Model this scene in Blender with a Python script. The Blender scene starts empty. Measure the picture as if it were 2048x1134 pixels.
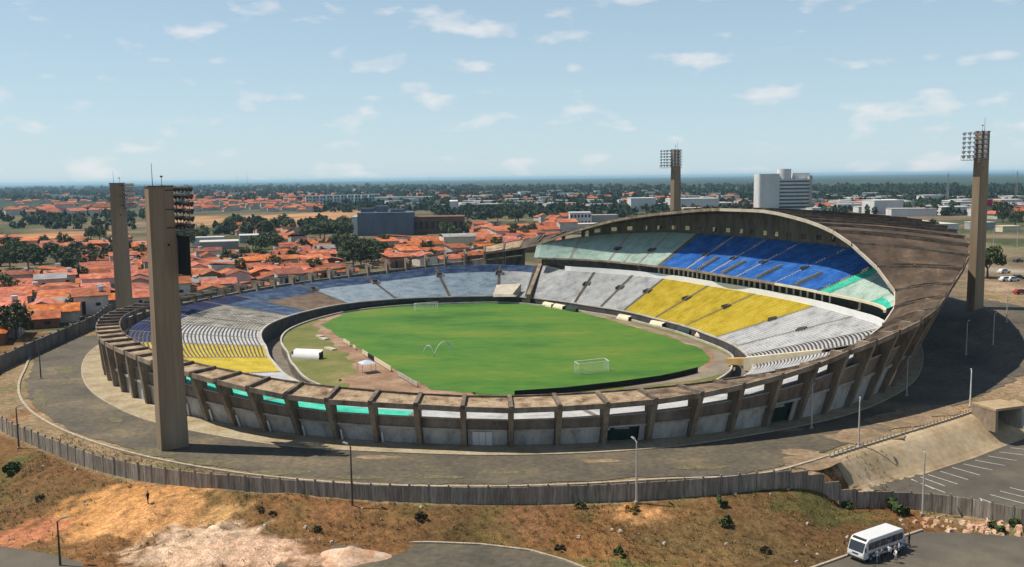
import bpy, bmesh, math, random
import numpy as np
from mathutils import Vector, Matrix, noise as mnoise

random.seed(7)
rng = np.random.default_rng(7)
scene = bpy.context.scene
COL = scene.collection

# ------------------------------------------------------------------ camera
F, CX, CY, CAMZ = 1850.0, 1024.0, 567.0, 41.4        # focal length in photo pixels, principal point, height over the pitch
ROLL, PITCH = math.radians(0.72), math.atan(211 / F)
_f = np.array([0, math.cos(PITCH), -math.sin(PITCH)])
_u0 = np.array([0, math.sin(PITCH), math.cos(PITCH)])
_r0 = np.array([1.0, 0, 0])
_r = _r0 * math.cos(ROLL) - _u0 * math.sin(ROLL)
_u = _u0 * math.cos(ROLL) + _r0 * math.sin(ROLL)
CAM = np.array([0, 0, CAMZ])
cam_data = bpy.data.cameras.new('camera')
cam_data.sensor_width = 36.0
cam_data.lens = 36.0 * F / 2048.0
cam_data.clip_start = 1.0
cam_data.clip_end = 80000.0
cam = bpy.data.objects.new('camera', cam_data)
COL.objects.link(cam)
cam.matrix_world = Matrix(((_r[0], _u[0], -_f[0], 0), (_r[1], _u[1], -_f[1], 0), (_r[2], _u[2], -_f[2], CAMZ), (0, 0, 0, 1)))
scene.camera = cam

# ------------------------------------------------------------------ sky, sun, exposure
SUN_EL, SUN_AZ = math.radians(60), math.radians(-80)     # azimuth clockwise from +Y
world = bpy.data.worlds.new('World')
scene.world = world
world.use_nodes = True
wn, wl = world.node_tree.nodes, world.node_tree.links
wn.clear()
w_out = wn.new('ShaderNodeOutputWorld')
sky = wn.new('ShaderNodeTexSky')
sky.sky_type = 'NISHITA'
sky.sun_disc = False
sky.sun_elevation = SUN_EL
sky.sun_rotation = SUN_AZ
sky.altitude = 100
sky.air_density = 1.0
sky.dust_density = 0.2
sky.ozone_density = 1.6
bg = wn.new('ShaderNodeBackground')
bg.inputs[1].default_value = 0.073
veil = wn.new('ShaderNodeMix')                      # even pale haze over the whole sky
veil.data_type = 'RGBA'
veil.inputs[0].default_value = 0.65
veil.inputs[7].default_value = (6.3, 8.5, 10.0, 1)
_tc = wn.new('ShaderNodeTexCoord')
_sx = wn.new('ShaderNodeSeparateXYZ')
wl.new(_tc.outputs['Generated'], _sx.inputs[0])
_m1 = wn.new('ShaderNodeMath'); _m1.operation = 'SUBTRACT'; _m1.use_clamp = True; _m1.inputs[0].default_value = 1.0
wl.new(_sx.outputs[2], _m1.inputs[1])
_m2 = wn.new('ShaderNodeMath'); _m2.operation = 'POWER'; _m2.inputs[1].default_value = 2.2      # haze thins out towards the zenith
wl.new(_m1.outputs[0], _m2.inputs[0])
_m3 = wn.new('ShaderNodeMath'); _m3.operation = 'MULTIPLY'; _m3.inputs[1].default_value = 0.70
wl.new(_m2.outputs[0], _m3.inputs[0])
wl.new(_m3.outputs[0], veil.inputs[0])
wl.new(sky.outputs[0], veil.inputs[6])
wl.new(veil.outputs[2], bg.inputs[0])
# scattered fair-weather cumulus, the same all round the sky
tc = wn.new('ShaderNodeTexCoord')
mp = wn.new('ShaderNodeMapping')
mp.inputs['Scale'].default_value = (17.0, 17.0, 46.0)
mp.inputs['Location'].default_value = (2.3, 0.9, 0.6)
wl.new(tc.outputs['Generated'], mp.inputs['Vector'])
nz = wn.new('ShaderNodeTexNoise')
nz.inputs['Scale'].default_value = 1.0
nz.inputs['Detail'].default_value = 7.0
nz.inputs['Roughness'].default_value = 0.47
wl.new(mp.outputs[0], nz.inputs['Vector'])
rp = wn.new('ShaderNodeValToRGB')
rp.color_ramp.elements[0].position = 0.565
rp.color_ramp.elements[0].color = (0, 0, 0, 1)
rp.color_ramp.elements[1].position = 0.72
rp.color_ramp.elements[1].color = (0.72, 0.72, 0.72, 1)
wl.new(nz.outputs['Fac'], rp.inputs['Fac'])
cbg = wn.new('ShaderNodeBackground')
cbg.inputs[0].default_value = (0.86, 0.85, 0.85, 1)
cbg.inputs[1].default_value = 0.80
wmix = wn.new('ShaderNodeMixShader')
wl.new(rp.outputs[0], wmix.inputs[0])
wl.new(bg.outputs[0], wmix.inputs[1])
wl.new(cbg.outputs[0], wmix.inputs[2])
wl.new(wmix.outputs[0], w_out.inputs[0])

sun_data = bpy.data.lights.new('sun', 'SUN')
sun_data.energy = 5.0
sun_data.angle = math.radians(0.53)
sun_data.color = (1.0, 0.92, 0.79)
sun = bpy.data.objects.new('sun', sun_data)
COL.objects.link(sun)
_sd = Vector((math.sin(SUN_AZ) * math.cos(SUN_EL), math.cos(SUN_AZ) * math.cos(SUN_EL), math.sin(SUN_EL)))
sun.rotation_euler = _sd.to_track_quat('Z', 'Y').to_euler()
sun.location = (-200, 100, 200)

scene.view_settings.view_transform = 'Standard'
scene.view_settings.look = 'None'
scene.view_settings.exposure = 0.33
scene.view_settings.gamma = 1.0
scene.view_settings.use_curve_mapping = False
scene.render.engine = 'CYCLES'
scene.cycles.use_denoising = True
scene.cycles.max_bounces = 5
scene.cycles.diffuse_bounces = 3
scene.cycles.glossy_bounces = 2
scene.cycles.volume_bounces = 0
scene.cycles.transparent_max_bounces = 6

# ------------------------------------------------------------------ frames of reference
C0 = np.array([-5.29, 242.6])                       # middle of the pitch
U = np.array([-0.41408, 0.91024])                   # along the pitch, away from the camera
V = np.array([0.91024, 0.41408])                    # across, towards the roofed stand


def S(u, v, z=0.0):
    p = C0 + U * u + V * v
    return (float(p[0]), float(p[1]), float(z))


def PS(psi, R, z=0.0):
    a = math.radians(psi)
    return S(-R * math.cos(a), R * math.sin(a), z)


def to_uv(x, y):
    dx, dy = x + 5.29, y - 242.6
    return -0.41408 * dx + 0.91024 * dy, 0.91024 * dx + 0.41408 * dy


def to_polar(x, y):
    u, v = to_uv(x, y)
    return math.degrees(math.atan2(v, -u)), math.hypot(u, v)


def proj(p):
    d = np.asarray(p, float) - CAM
    z = d @ _f
    return CX + F * (d @ _r) / z, CY - F * (d @ _u) / z


class Table:
    """periodic smooth table over the polar angle, in degrees"""

    def __init__(self, pts):
        pts = sorted(pts)
        self.a = np.array([p[0] - 360 for p in pts] + [p[0] for p in pts] + [p[0] + 360 for p in pts])
        self.v = np.array([p[1] for p in pts] * 3)
        n = len(self.a)
        m = np.zeros(n)
        d = np.diff(self.v) / np.diff(self.a)
        for i in range(1, n - 1):
            m[i] = 0 if d[i - 1] * d[i] <= 0 else 2 * d[i - 1] * d[i] / (d[i - 1] + d[i])
        self.m = m

        self.lut = [self._eval(-180 + 0.25 * i) for i in range(1441)]

    def _eval(self, x):
        i = min(int(np.searchsorted(self.a, x)) - 1, len(self.a) - 2)
        h = self.a[i + 1] - self.a[i]
        t = (x - self.a[i]) / h
        return float((2 * t**3 - 3 * t**2 + 1) * self.v[i] + (t**3 - 2 * t**2 + t) * h * self.m[i]
                     + (-2 * t**3 + 3 * t**2) * self.v[i + 1] + (t**3 - t**2) * h * self.m[i + 1])

    def __call__(self, psi):
        q = ((psi + 180) % 360) * 4
        i = int(q)
        t = q - i
        return self.lut[i] * (1 - t) + self.lut[i + 1] * t


def tables(uvz):
    rr, zz = [], []
    for p in uvz:
        a = math.degrees(math.atan2(p[1], -p[0]))
        rr.append((a, math.hypot(p[0], p[1])))
        zz.append((a, p[2] if len(p) > 2 else 0))
    return Table(rr), Table(zz)


def ell(a, b):
    return lambda psi: 1.0 / math.sqrt((math.cos(math.radians(psi)) / a) ** 2 + (math.sin(math.radians(psi)) / b) ** 2)


_eR, _eL = ell(104, 95.5), ell(104, 94)
base_R = lambda psi: _eL(psi) if math.sin(math.radians(psi)) < 0 else _eR(psi)
inner_R, _ = tables([(2.8, -58.8), (42, -48), (56, -36.3), (66.7, -21), (69.3, -3.5), (65.8, 12.8), (59.7, 28.5), (43.3, 39), (21, 44.9),
                     (-2.8, 47.4), (-29.3, 45.4), (-53.8, 38.8), (-67.5, 31), (-71.5, 28), (-75, 24), (-78.5, 18.5), (-81, 12), (-82, 0), (-80, -14), (-73.5, -30), (-61, -46), (-49.9, -56.5), (-40.9, -59.6), (-17.3, -60.6)])
lip_R, lip_Z = tables([(-93.5, -37, 7.2), (-100, 0, 7.4), (-99, 11, 7.5), (-97, 24, 8.4), (-93, 37, 9.9), (-90, 45, 11.8), (-87.6, 50, 14.0),
                       (-84, 54.5, 16), (-78.5, 58, 18.9), (-72, 59, 22.6), (-61.5, 60.5, 27.5), (-43, 65, 30.5), (-27, 66, 32), (-10, 66.5, 31.9),
                       (17, 66, 30.1), (36, 61, 27.7), (58, 56, 23.0), (75, 48, 17.4), (92, 34, 13.8), (100, 10, 11.2), (98, -20, 9.0), (90, -44, 7.6),
                       (77, -61, 6.8), (56, -78, 7.2), (28, -88.5, 8.3), (0, -91, 9), (-20, -89, 9.2), (-38, -85.3, 9.2), (-54, -78.6, 9.0), (-80, -59, 8.0)])
rim_R, rim_Z = tables([(-98.6, -39.4, 6.7), (-103, -26, 6.8), (-107, -13, 7.6), (-108, 2, 9), (-108, 10, 10.1), (-107, 19, 11.6), (-104, 33, 13.2), (-99.5, 47, 15.2),
                       (-93, 58.6, 17.8), (-87.3, 69.3, 21.3), (-79.3, 80.8, 24.8), (-64.5, 93.5, 27.4), (-34, 107.5, 28.9), (-3, 110.5, 29.2), (35, 106, 28.4), (62, 93, 25.8), (82, 74, 22), (96, 54, 17.9),
                       (105, 28, 13.6), (108, 0, 10.8), (105, -22, 9.0), (96, -47, 7.6), (82, -64, 6.8), (60, -82, 7.2), (30, -93, 8.3), (0, -95.6, 9),
                       (-20, -94.2, 9.2), (-32, -91.3, 9.2), (-46, -87, 9.1), (-55, -83, 9), (-62, -80.5, 8.9), (-74, -72.2, 8.0), (-79, -67, 7.3), (-91, -51, 6.9)])
# top of the lower tier; on the main side this is the white parapet
mid_R, mid_Z = tables([(72, 50, 10), (52, 51, 10), (36.7, 58.6, 10), (17, 64, 10), (-2.7, 64.7, 10), (-25, 64.5, 10), (-46.6, 62.5, 10), (-68.4, 57.3, 10), (-81, 53, 10),
                       (-92.5, 43, 9.4), (-99, 29, 7.6), (-103, 12.5, 6.0), (-104, 0, 5.0), (-102.5, -12.5, 4.3), (-95.8, -38.5, 3.9), (-88, -51.6, 4.1), (-76.5, -65.4, 4.4), (-66.5, -74, 5), (-51.5, -81, 5.4),
                       (-25, -88, 5.6), (0, -90, 5.9), (33, -85, 5.7), (64, -71, 5.2), (86, -48, 5.4), (97, -24, 6.4), (98, 0, 7.6), (95, 22, 9.6), (86, 42, 10)])
front_Z = Table([(-180, 2.2), (-110, 2.3), (-60, 1.9), (-30, 1.4), (5, 1.4), (25, 1.6), (50, 1.7), (120, 1.9)])
moat_W = Table([(-180, 3.2), (-150, 4.2), (-110, 5), (-60, 5), (-20, 4), (10, 5.5), (18, 5.5), (25, 4.6), (36, 2.2), (90, 2.4), (140, 2.8)])
# front and back of the upper tier (main side only)
upf_R, _ = tables([(86, 40), (65, 45), (46, 57), (30, 61), (16, 63.2), (-9, 63.8), (-33, 63.2), (-56, 60), (-86, 49), (-95, 30), (-95, -40), (0, -90), (90, -10)])
up_depth = Table([(-170, 4), (0, 1), (28, 1.5), (31.5, 3.0), (37, 9), (45, 14.5), (55, 18), (70, 19), (90, 19), (110, 19), (125, 17), (138, 13), (147, 8), (160, 4)])
upb_R = lambda p: upf_R(p) + up_depth(p)
upb_Z = lambda p: UPZ + 0.48 * up_depth(p)
UPZ = 13.8

edge_R, _ = tables([(40, -113), (8, -116.5), (-48, -111.5), (-66, -103.3), (-80.5, -96.4), (-92.4, -87.2), (-101.4, -76), (-108.8, -66.8), (-117.4, -52.4), (-122.1, -41.3),
                    (-125.4, -32.1), (-128.0, -19), (-127, -8), (-122.5, 0.5), (-119.6, 13.7), (-117.7, 22.5), (-113.5, 41.7), (-105, 75), (-80, 118), (-30, 140), (60, 140), (130, 60), (130, -40), (90, -95)])
slope_W = Table([(-180, 16), (-60, 17), (-48, 14), (-38, 9), (-24, 9), (-12, 13), (2, 5), (10, 7), (25, 8), (60, 14), (120, 20)])
slope_D = Table([(-180, 0), (-105, 0), (-88, 1.5), (-65, 3.6), (-50, 3.2), (-38, 2.2), (-24, 2.2), (-15, 3.2), (-4, 3.5), (1, 4.2), (25, 4.2), (36, 3.0), (52, 0), (120, 0)])


def sstep(t):
    t = min(1.0, max(0.0, t))
    return t * t * (3 - 2 * t)


def fbm(x, y, sc, octv=3):
    return mnoise.fractal(Vector((x * sc, y * sc, 3.7)), 1.0, 2.0, octv)


def hill(x, y):
    return 7.5 * sstep((x - 78) / 42) * sstep((y - 172) / 60) * (1 - sstep((y - 420) / 260))


def terrain(x, y):
    psi, R = to_polar(x, y)
    if R < base_R(psi) - 2.5:
        return -4.0
    s = R - edge_R(psi)
    z = -slope_D(psi) * sstep(s / slope_W(psi)) + hill(x, y)
    return z


def ground_z(x, y):
    """terrain plus the small lumps of the open ground"""
    psi, R = to_polar(x, y)
    z = terrain(x, y)
    if y < 230 and R > base_R(psi):
        s = R - edge_R(psi)
        a = sstep((s - 1.0) / 5) if psi < 4 else sstep((s - 30) / 10)
        z += a * (0.35 * fbm(x, y, 0.12, 3) + 0.12 * fbm(x, y, 0.6, 2))
        # cut bank of loose soil at the lower left
        bx, by = x + 38, y - 110
        w = math.exp(-(bx / 20) ** 2 - (by / 9.0) ** 2)
        rill = abs(fbm(x * 0.5 + 4, y * 0.22, 0.9, 3))
        z += w * (1.5 + 1.2 * fbm(x, y, 0.16, 4) - 0.9 * rill)
    return z


def at(px, py, z=None):
    """point of the ground (or of the plane z) seen at a pixel of the photograph"""
    d = _f + _r * (px - CX) / F - _u * (py - CY) / F
    if z is not None:
        t = (z - CAMZ) / d[2]
        q = CAM + d * t
        return float(q[0]), float(q[1]), float(z)
    zz = 0.0
    for _ in range(30):
        t = (zz - CAMZ) / d[2]
        q = CAM + d * t
        zz = 0.5 * zz + 0.5 * terrain(q[0], q[1])
    t = (zz - CAMZ) / d[2]
    q = CAM + d * t
    return float(q[0]), float(q[1]), float(terrain(q[0], q[1]))


# ------------------------------------------------------------------ mesh helpers
class MB:
    def __init__(self):
        self.v, self.f, self.m = [], [], []

    def face(self, pts, mi=0):
        n = len(self.v)
        self.v += [tuple(p) for p in pts]
        self.f.append(tuple(range(n, n + len(pts))))
        self.m.append(mi)

    def hexa(self, b, t, mi=0):
        """solid from four bottom and four top corners, both counter-clockwise seen from above"""
        n = len(self.v)
        self.v += [tuple(p) for p in b] + [tuple(p) for p in t]
        for q in ((3, 2, 1, 0), (4, 5, 6, 7), (0, 1, 5, 4), (1, 2, 6, 5), (2, 3, 7, 6), (3, 0, 4, 7)):
            self.f.append(tuple(n + i for i in q))
            self.m.append(mi)

    def box(self, c, s, rz=0.0, mi=0):
        ca, sa = math.cos(rz), math.sin(rz)
        hx, hy, hz = s[0] / 2, s[1] / 2, s[2] / 2

        def q(x, y, z):
            return (c[0] + x * ca - y * sa, c[1] + x * sa + y * ca, c[2] + z)
        self.hexa([q(-hx, -hy, -hz), q(hx, -hy, -hz), q(hx, hy, -hz), q(-hx, hy, -hz)],
                  [q(-hx, -hy, hz), q(hx, -hy, hz), q(hx, hy, hz), q(-hx, hy, hz)], mi)

    def tube(self, p0, p1, r0, r1=None, n=8, mi=0, caps=True):
        r1 = r0 if r1 is None else r1
        p0, p1 = Vector(p0), Vector(p1)
        d = (p1 - p0).normalized()
        a = d.orthogonal().normalized()
        b = d.cross(a)
        k = len(self.v)
        for p, r in ((p0, r0), (p1, r1)):
            for i in range(n):
                t = 2 * math.pi * i / n
                self.v.append(tuple(p + a * (math.cos(t) * r) + b * (math.sin(t) * r)))
        for i in range(n):
            j = (i + 1) % n
            self.f.append((k + i, k + j, k + n + j, k + n + i))
            self.m.append(mi)
        if caps:
            self.f.append(tuple(k + n - 1 - i for i in range(n)))
            self.f.append(tuple(k + n + i for i in range(n)))
            self.m += [mi, mi]

    def mesh(self, name, mats, smooth=False):
        me = bpy.data.meshes.new(name)
        me.from_pydata(self.v, [], self.f)
        mats = mats if isinstance(mats, (list, tuple)) else [mats]
        for m in mats:
            me.materials.append(m)
        if len(mats) > 1:
            me.polygons.foreach_set('material_index', self.m)
        if smooth:
            me.polygons.foreach_set('use_smooth', [True] * len(me.polygons))
        me.update()
        return me

    def build(self, name, mats, parent=None, smooth=False):
        return link(name, self.mesh(name, mats, smooth), parent)


def link(name, data, parent=None):
    o = bpy.data.objects.new(name, data)
    COL.objects.link(o)
    if parent is not None:
        o.parent = parent
    return o


def tag(o, label=None, cat=None, group=None, kind=None):
    if label:
        o['label'] = label
    if cat:
        o['category'] = cat
    if group:
        o['group'] = group
    if kind:
        o['kind'] = kind
    return o


def thing(name, label, cat, loc=(0, 0, 0), rz=0.0, group=None):
    o = link(name, None)
    o.location = loc
    o.rotation_euler = (0, 0, rz)
    o.empty_display_size = 0.5
    return tag(o, label, cat, group)


def copy_tree(o, parent=None):
    c = o.copy()
    COL.objects.link(c)
    c.parent = parent
    for ch in list(o.children):
        copy_tree(ch, c)
    return c


ORD = 'first second third fourth fifth sixth seventh eighth ninth tenth eleventh twelfth thirteenth fourteenth fifteenth sixteenth seventeenth eighteenth nineteenth'.split()
for _t, _n in (('twenty', 'twentieth'), ('thirty', 'thirtieth'), ('forty', 'fortieth'), ('fifty', 'fiftieth'), ('sixty', 'sixtieth'), ('seventy', 'seventieth'), ('eighty', 'eightieth'), ('ninety', 'ninetieth')):
    ORD += [_n] + [f'{_t}-{o}' for o in ORD[:9]]


# ------------------------------------------------------------------ materials
ALB = 0.80                                          # overall level of the base colours


def material(name, cols, scale=0.5, rough=0.85, detail=5, stretch=(1, 1, 1), fine=0.12, fine_scale=6.0, bump=0.0, rand=0.0, coord='pos', spec=0.3, metal=0.0, lo=0.32, hi=0.68):
    """colours mixed by noise, with a finer speckle; rand varies value from object to object"""
    cols = [tuple(x * ALB for x in c) for c in cols]
    m = bpy.data.materials.new(name)
    m.use_nodes = True
    nt = m.node_tree
    N, L = nt.nodes, nt.links
    bs = N['Principled BSDF']
    bs.inputs['Roughness'].default_value = rough
    bs.inputs['Specular IOR Level'].default_value = spec
    bs.inputs['Metallic'].default_value = metal
    if coord == 'pos':
        g = N.new('ShaderNodeNewGeometry')
        src = g.outputs['Position']
    else:
        g = N.new('ShaderNodeTexCoord')
        src = g.outputs['Object']
    mp = N.new('ShaderNodeMapping')
    mp.inputs['Scale'].default_value = stretch
    L.new(src, mp.inputs['Vector'])
    n1 = N.new('ShaderNodeTexNoise')
    n1.inputs['Scale'].default_value = scale
    n1.inputs['Detail'].default_value = detail
    n1.inputs['Roughness'].default_value = 0.62
    L.new(mp.outputs[0], n1.inputs['Vector'])
    r = N.new('ShaderNodeValToRGB')
    cr = r.color_ramp
    k = len(cols)
    cr.elements[0].color = (*cols[0], 1)
    cr.elements[0].position = lo
    cr.elements[1].color = (*cols[-1], 1)
    cr.elements[1].position = hi
    for i in range(1, k - 1):
        e = cr.elements.new(lo + (hi - lo) * i / (k - 1))
        e.color = (*cols[i], 1)
    L.new(n1.outputs['Fac'], r.inputs['Fac'])
    out = r.outputs[0]
    if fine > 0 or bump > 0:
        n2 = N.new('ShaderNodeTexNoise')
        n2.inputs['Scale'].default_value = fine_scale
        n2.inputs['Detail'].default_value = 4
        L.new(mp.outputs[0], n2.inputs['Vector'])
    if fine > 0:
        mr = N.new('ShaderNodeMapRange')
        mr.inputs['From Min'].default_value = 0.3
        mr.inputs['From Max'].default_value = 0.7
        mr.inputs['To Min'].default_value = 1 - fine
        mr.inputs['To Max'].default_value = 1 + fine
        L.new(n2.outputs['Fac'], mr.inputs['Value'])
        mx = N.new('ShaderNodeVectorMath')
        mx.operation = 'SCALE'
        L.new(out, mx.inputs[0])
        L.new(mr.outputs[0], mx.inputs['Scale'])
        out = mx.outputs[0]
    if rand > 0:
        oi = N.new('ShaderNodeObjectInfo')
        hs = N.new('ShaderNodeHueSaturation')
        m1 = N.new('ShaderNodeMapRange')
        m1.inputs['To Min'].default_value = 1 - rand
        m1.inputs['To Max'].default_value = 1 + rand
        L.new(oi.outputs['Random'], m1.inputs['Value'])
        L.new(m1.outputs[0], hs.inputs['Value'])
        m2 = N.new('ShaderNodeMath')
        m2.operation = 'FRACT'
        m3 = N.new('ShaderNodeMath')
        m3.operation = 'MULTIPLY'
        m3.inputs[1].default_value = 7.31
        L.new(oi.outputs['Random'], m3.inputs[0])
        L.new(m3.outputs[0], m2.inputs[0])
        m4 = N.new('ShaderNodeMapRange')
        m4.inputs['To Min'].default_value = 0.5 - rand * 0.022
        m4.inputs['To Max'].default_value = 0.5 + rand * 0.022
        L.new(m2.outputs[0], m4.inputs['Value'])
        L.new(m4.outputs[0], hs.inputs['Hue'])
        if rand > 0.3:
            m5 = N.new('ShaderNodeMapRange')
            m5.inputs['To Min'].default_value = 0.88
            m5.inputs['To Max'].default_value = 1.08
            L.new(m2.outputs[0], m5.inputs['Value'])
            L.new(m5.outputs[0], hs.inputs['Saturation'])
        L.new(out, hs.inputs['Color'])
        out = hs.outputs[0]
    L.new(out, bs.inputs['Base Color'])
    if bump > 0:
        b = N.new('ShaderNodeBump')
        b.inputs['Strength'].default_value = bump
        b.inputs['Distance'].default_value = 0.1
        L.new(n2.outputs['Fac'], b.inputs['Height'])
        L.new(b.outputs[0], bs.inputs['Normal'])
    return m


def paint(name, c, wear=0.25, scale=0.35, **k):
    a = tuple(x * (1 - wear) for x in c)
    b = tuple(min(1, x * (1 + wear * 0.35)) for x in c)
    return material(name, [a, c, b], scale=scale, **k)


M = {}
M['concrete'] = material('weathered_concrete', [(0.15, 0.112, 0.078), (0.27, 0.21, 0.15), (0.37, 0.305, 0.235)], 0.35, stretch=(1, 1, 0.35), fine=0.18, fine_scale=3)
M['concrete_pale'] = material('pale_concrete', [(0.32, 0.29, 0.25), (0.47, 0.43, 0.37), (0.55, 0.51, 0.45)], 0.3, stretch=(1, 1, 0.3), fine=0.15, fine_scale=3)
M['slab_tan'] = material('stained_tan_slab', [(0.10, 0.06, 0.035), (0.30, 0.21, 0.125), (0.42, 0.32, 0.21)], 0.42, fine=0.25, fine_scale=2.2, lo=0.34, hi=0.6)
M['slab_brown'] = material('stained_brown_slab', [(0.07, 0.045, 0.028), (0.16, 0.11, 0.07), (0.30, 0.22, 0.14)], 0.4, fine=0.25, fine_scale=2.0, lo=0.34, hi=0.66)
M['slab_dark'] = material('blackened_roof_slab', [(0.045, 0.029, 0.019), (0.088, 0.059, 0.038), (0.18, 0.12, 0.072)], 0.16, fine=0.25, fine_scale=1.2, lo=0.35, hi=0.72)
M['rib'] = material('dark_stained_rib', [(0.07, 0.05, 0.038), (0.16, 0.12, 0.09), (0.25, 0.2, 0.15)], 0.5, fine=0.2)
M['coping'] = material('pale_coping', [(0.42, 0.36, 0.28), (0.6, 0.54, 0.45)], 0.3, fine=0.1)
M['wall_white'] = material('dirty_white_wall', [(0.30, 0.28, 0.26), (0.52, 0.50, 0.47), (0.62, 0.60, 0.57)], 0.45, stretch=(1, 1, 0.4), fine=0.12, fine_scale=2.5)
M['wall_grey'] = material('grey_upper_wall', [(0.14, 0.108, 0.082), (0.225, 0.178, 0.138), (0.30, 0.25, 0.20)], 0.5, stretch=(1, 1, 0.3), fine=0.15)
M['tower'] = material('tower_concrete', [(0.235, 0.172, 0.108), (0.31, 0.232, 0.152), (0.37, 0.292, 0.20)], 0.22, stretch=(1.6, 1.6, 0.12), fine=0.10, fine_scale=1.5)
M['white_paint'] = paint('white_parapet_paint', (0.80, 0.80, 0.79), 0.08)
M['cream'] = paint('cream_paint', (0.72, 0.63, 0.45), 0.2)
M['green_gate'] = paint('dark_green_gate', (0.02, 0.045, 0.035), 0.3)
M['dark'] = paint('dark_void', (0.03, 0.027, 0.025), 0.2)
M['black_board'] = paint('black_board', (0.012, 0.013, 0.012), 0.2)
M['aisle'] = material('aisle_concrete', [(0.12, 0.10, 0.08), (0.22, 0.19, 0.15)], 0.5, fine=0.2)
M['aisle_pale'] = material('pale_aisle', [(0.35, 0.32, 0.27), (0.5, 0.46, 0.4)], 0.5, fine=0.2)
SEAT = {
    'white': [(0.27, 0.27, 0.27), (0.43, 0.435, 0.44), (0.52, 0.525, 0.53)],
    'yellow': [(0.36, 0.26, 0.014), (0.48, 0.36, 0.02), (0.55, 0.43, 0.05)],
    'blue': [(0.015, 0.08, 0.30), (0.02, 0.135, 0.46), (0.05, 0.20, 0.53)],
    'navy': [(0.008, 0.012, 0.045), (0.012, 0.02, 0.08), (0.03, 0.045, 0.12)],
    'faded_blue': [(0.022, 0.038, 0.09), (0.045, 0.085, 0.18), (0.13, 0.18, 0.26)],
    'pale_blue': [(0.19, 0.25, 0.31), (0.34, 0.42, 0.48), (0.43, 0.50, 0.56)],
    'pale_green': [(0.28, 0.38, 0.33), (0.42, 0.53, 0.47), (0.50, 0.60, 0.55)],
    'teal': [(0.02, 0.36, 0.24), (0.03, 0.50, 0.35), (0.12, 0.58, 0.44)],
    'brown': [(0.13, 0.085, 0.055), (0.22, 0.15, 0.10), (0.28, 0.21, 0.15)],
    'stained_grey': [(0.07, 0.065, 0.05), (0.24, 0.225, 0.19), (0.40, 0.38, 0.34)],
}
for k, c in SEAT.items():
    M['seat_' + k] = material('seat_paint_' + k, c, 0.3, fine=0.14, fine_scale=2.0, detail=6, lo=0.3, hi=0.66)
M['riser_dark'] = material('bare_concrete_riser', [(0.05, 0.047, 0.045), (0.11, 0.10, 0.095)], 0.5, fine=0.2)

M['grass'] = material('pitch_grass', [(0.030, 0.105, 0.010), (0.058, 0.165, 0.014), (0.095, 0.185, 0.016), (0.15, 0.20, 0.024)], 0.04, detail=9, stretch=(0.7, 1.6, 1), fine=0.13, fine_scale=0.45, rough=0.9, lo=0.33, hi=0.70)
M['olive'] = material('dry_olive_turf', [(0.10, 0.115, 0.02), (0.155, 0.16, 0.035), (0.24, 0.20, 0.075)], 0.10, detail=8, fine=0.2, fine_scale=1.5)
M['red_dirt'] = material('red_brown_dirt', [(0.19, 0.105, 0.06), (0.29, 0.175, 0.105), (0.40, 0.28, 0.19)], 0.14, detail=8, fine=0.2, fine_scale=1.4)
M['cinder'] = material('grey_cinder_track', [(0.155, 0.135, 0.105), (0.235, 0.195, 0.15), (0.31, 0.24, 0.17)], 0.12, detail=8, fine=0.15, fine_scale=1.4)
M['asphalt'] = material('old_asphalt', [(0.064, 0.055, 0.041), (0.096, 0.082, 0.06), (0.13, 0.107, 0.072), (0.21, 0.16, 0.095)], 0.085, detail=10, fine=0.26, fine_scale=1.1, lo=0.30, hi=0.70)
M['asphalt_new'] = material('car_park_asphalt', [(0.08, 0.07, 0.056), (0.112, 0.096, 0.075), (0.155, 0.13, 0.095)], 0.12, detail=8, fine=0.15)
M['apron'] = material('worn_apron', [(0.26, 0.20, 0.12), (0.36, 0.29, 0.18), (0.42, 0.36, 0.25)], 0.2, detail=7, fine=0.2, fine_scale=1.5)
M['kerb'] = material('old_kerb', [(0.33, 0.27, 0.19), (0.50, 0.43, 0.33)], 0.8, fine=0.2)
M['embank'] = material('tan_embankment', [(0.33, 0.24, 0.14), (0.47, 0.355, 0.215), (0.54, 0.43, 0.29)], 0.12, detail=7, fine=0.15, fine_scale=1.0)
M['line'] = paint('faded_line_paint', (0.62, 0.62, 0.60), 0.35, scale=1.5)
M['pwall'] = material('precast_wall_panel', [(0.19, 0.155, 0.12), (0.30, 0.255, 0.205), (0.42, 0.37, 0.31)], 0.5, stretch=(2.5, 2.5, 0.25), fine=0.2, fine_scale=2, rand=0.14)
M['ppost'] = material('precast_wall_post', [(0.18, 0.155, 0.13), (0.30, 0.265, 0.225)], 0.8, fine=0.2)
M['lwall'] = material('grimy_boundary_wall', [(0.10, 0.085, 0.075), (0.19, 0.165, 0.15), (0.26, 0.23, 0.20)], 0.3, stretch=(1, 1, 0.4), fine=0.2)
M['steel'] = paint('galvanised_steel', (0.33, 0.35, 0.36), 0.2, metal=0.4, rough=0.5)
M['steel_dark'] = paint('dark_rusty_steel', (0.075, 0.06, 0.052), 0.3, rough=0.7)
M['lampglass'] = paint('lamp_glass', (0.72, 0.76, 0.78), 0.1, rough=0.25, spec=0.5)
M['pole'] = paint('pale_pole', (0.50, 0.47, 0.42), 0.2)
M['pole_dark'] = paint('dark_pole', (0.10, 0.075, 0.06), 0.25)
M['roof_tile'] = material('clay_roof_tile', [(0.17, 0.04, 0.018), (0.34, 0.078, 0.026), (0.44, 0.125, 0.045), (0.46, 0.23, 0.12)], 0.42, fine=0.25, fine_scale=2.5, rand=0.42, coord='pos')
M['roof_grey'] = material('fibre_cement_roof', [(0.20, 0.195, 0.19), (0.34, 0.335, 0.33)], 0.3, fine=0.2, rand=0.2)
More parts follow.
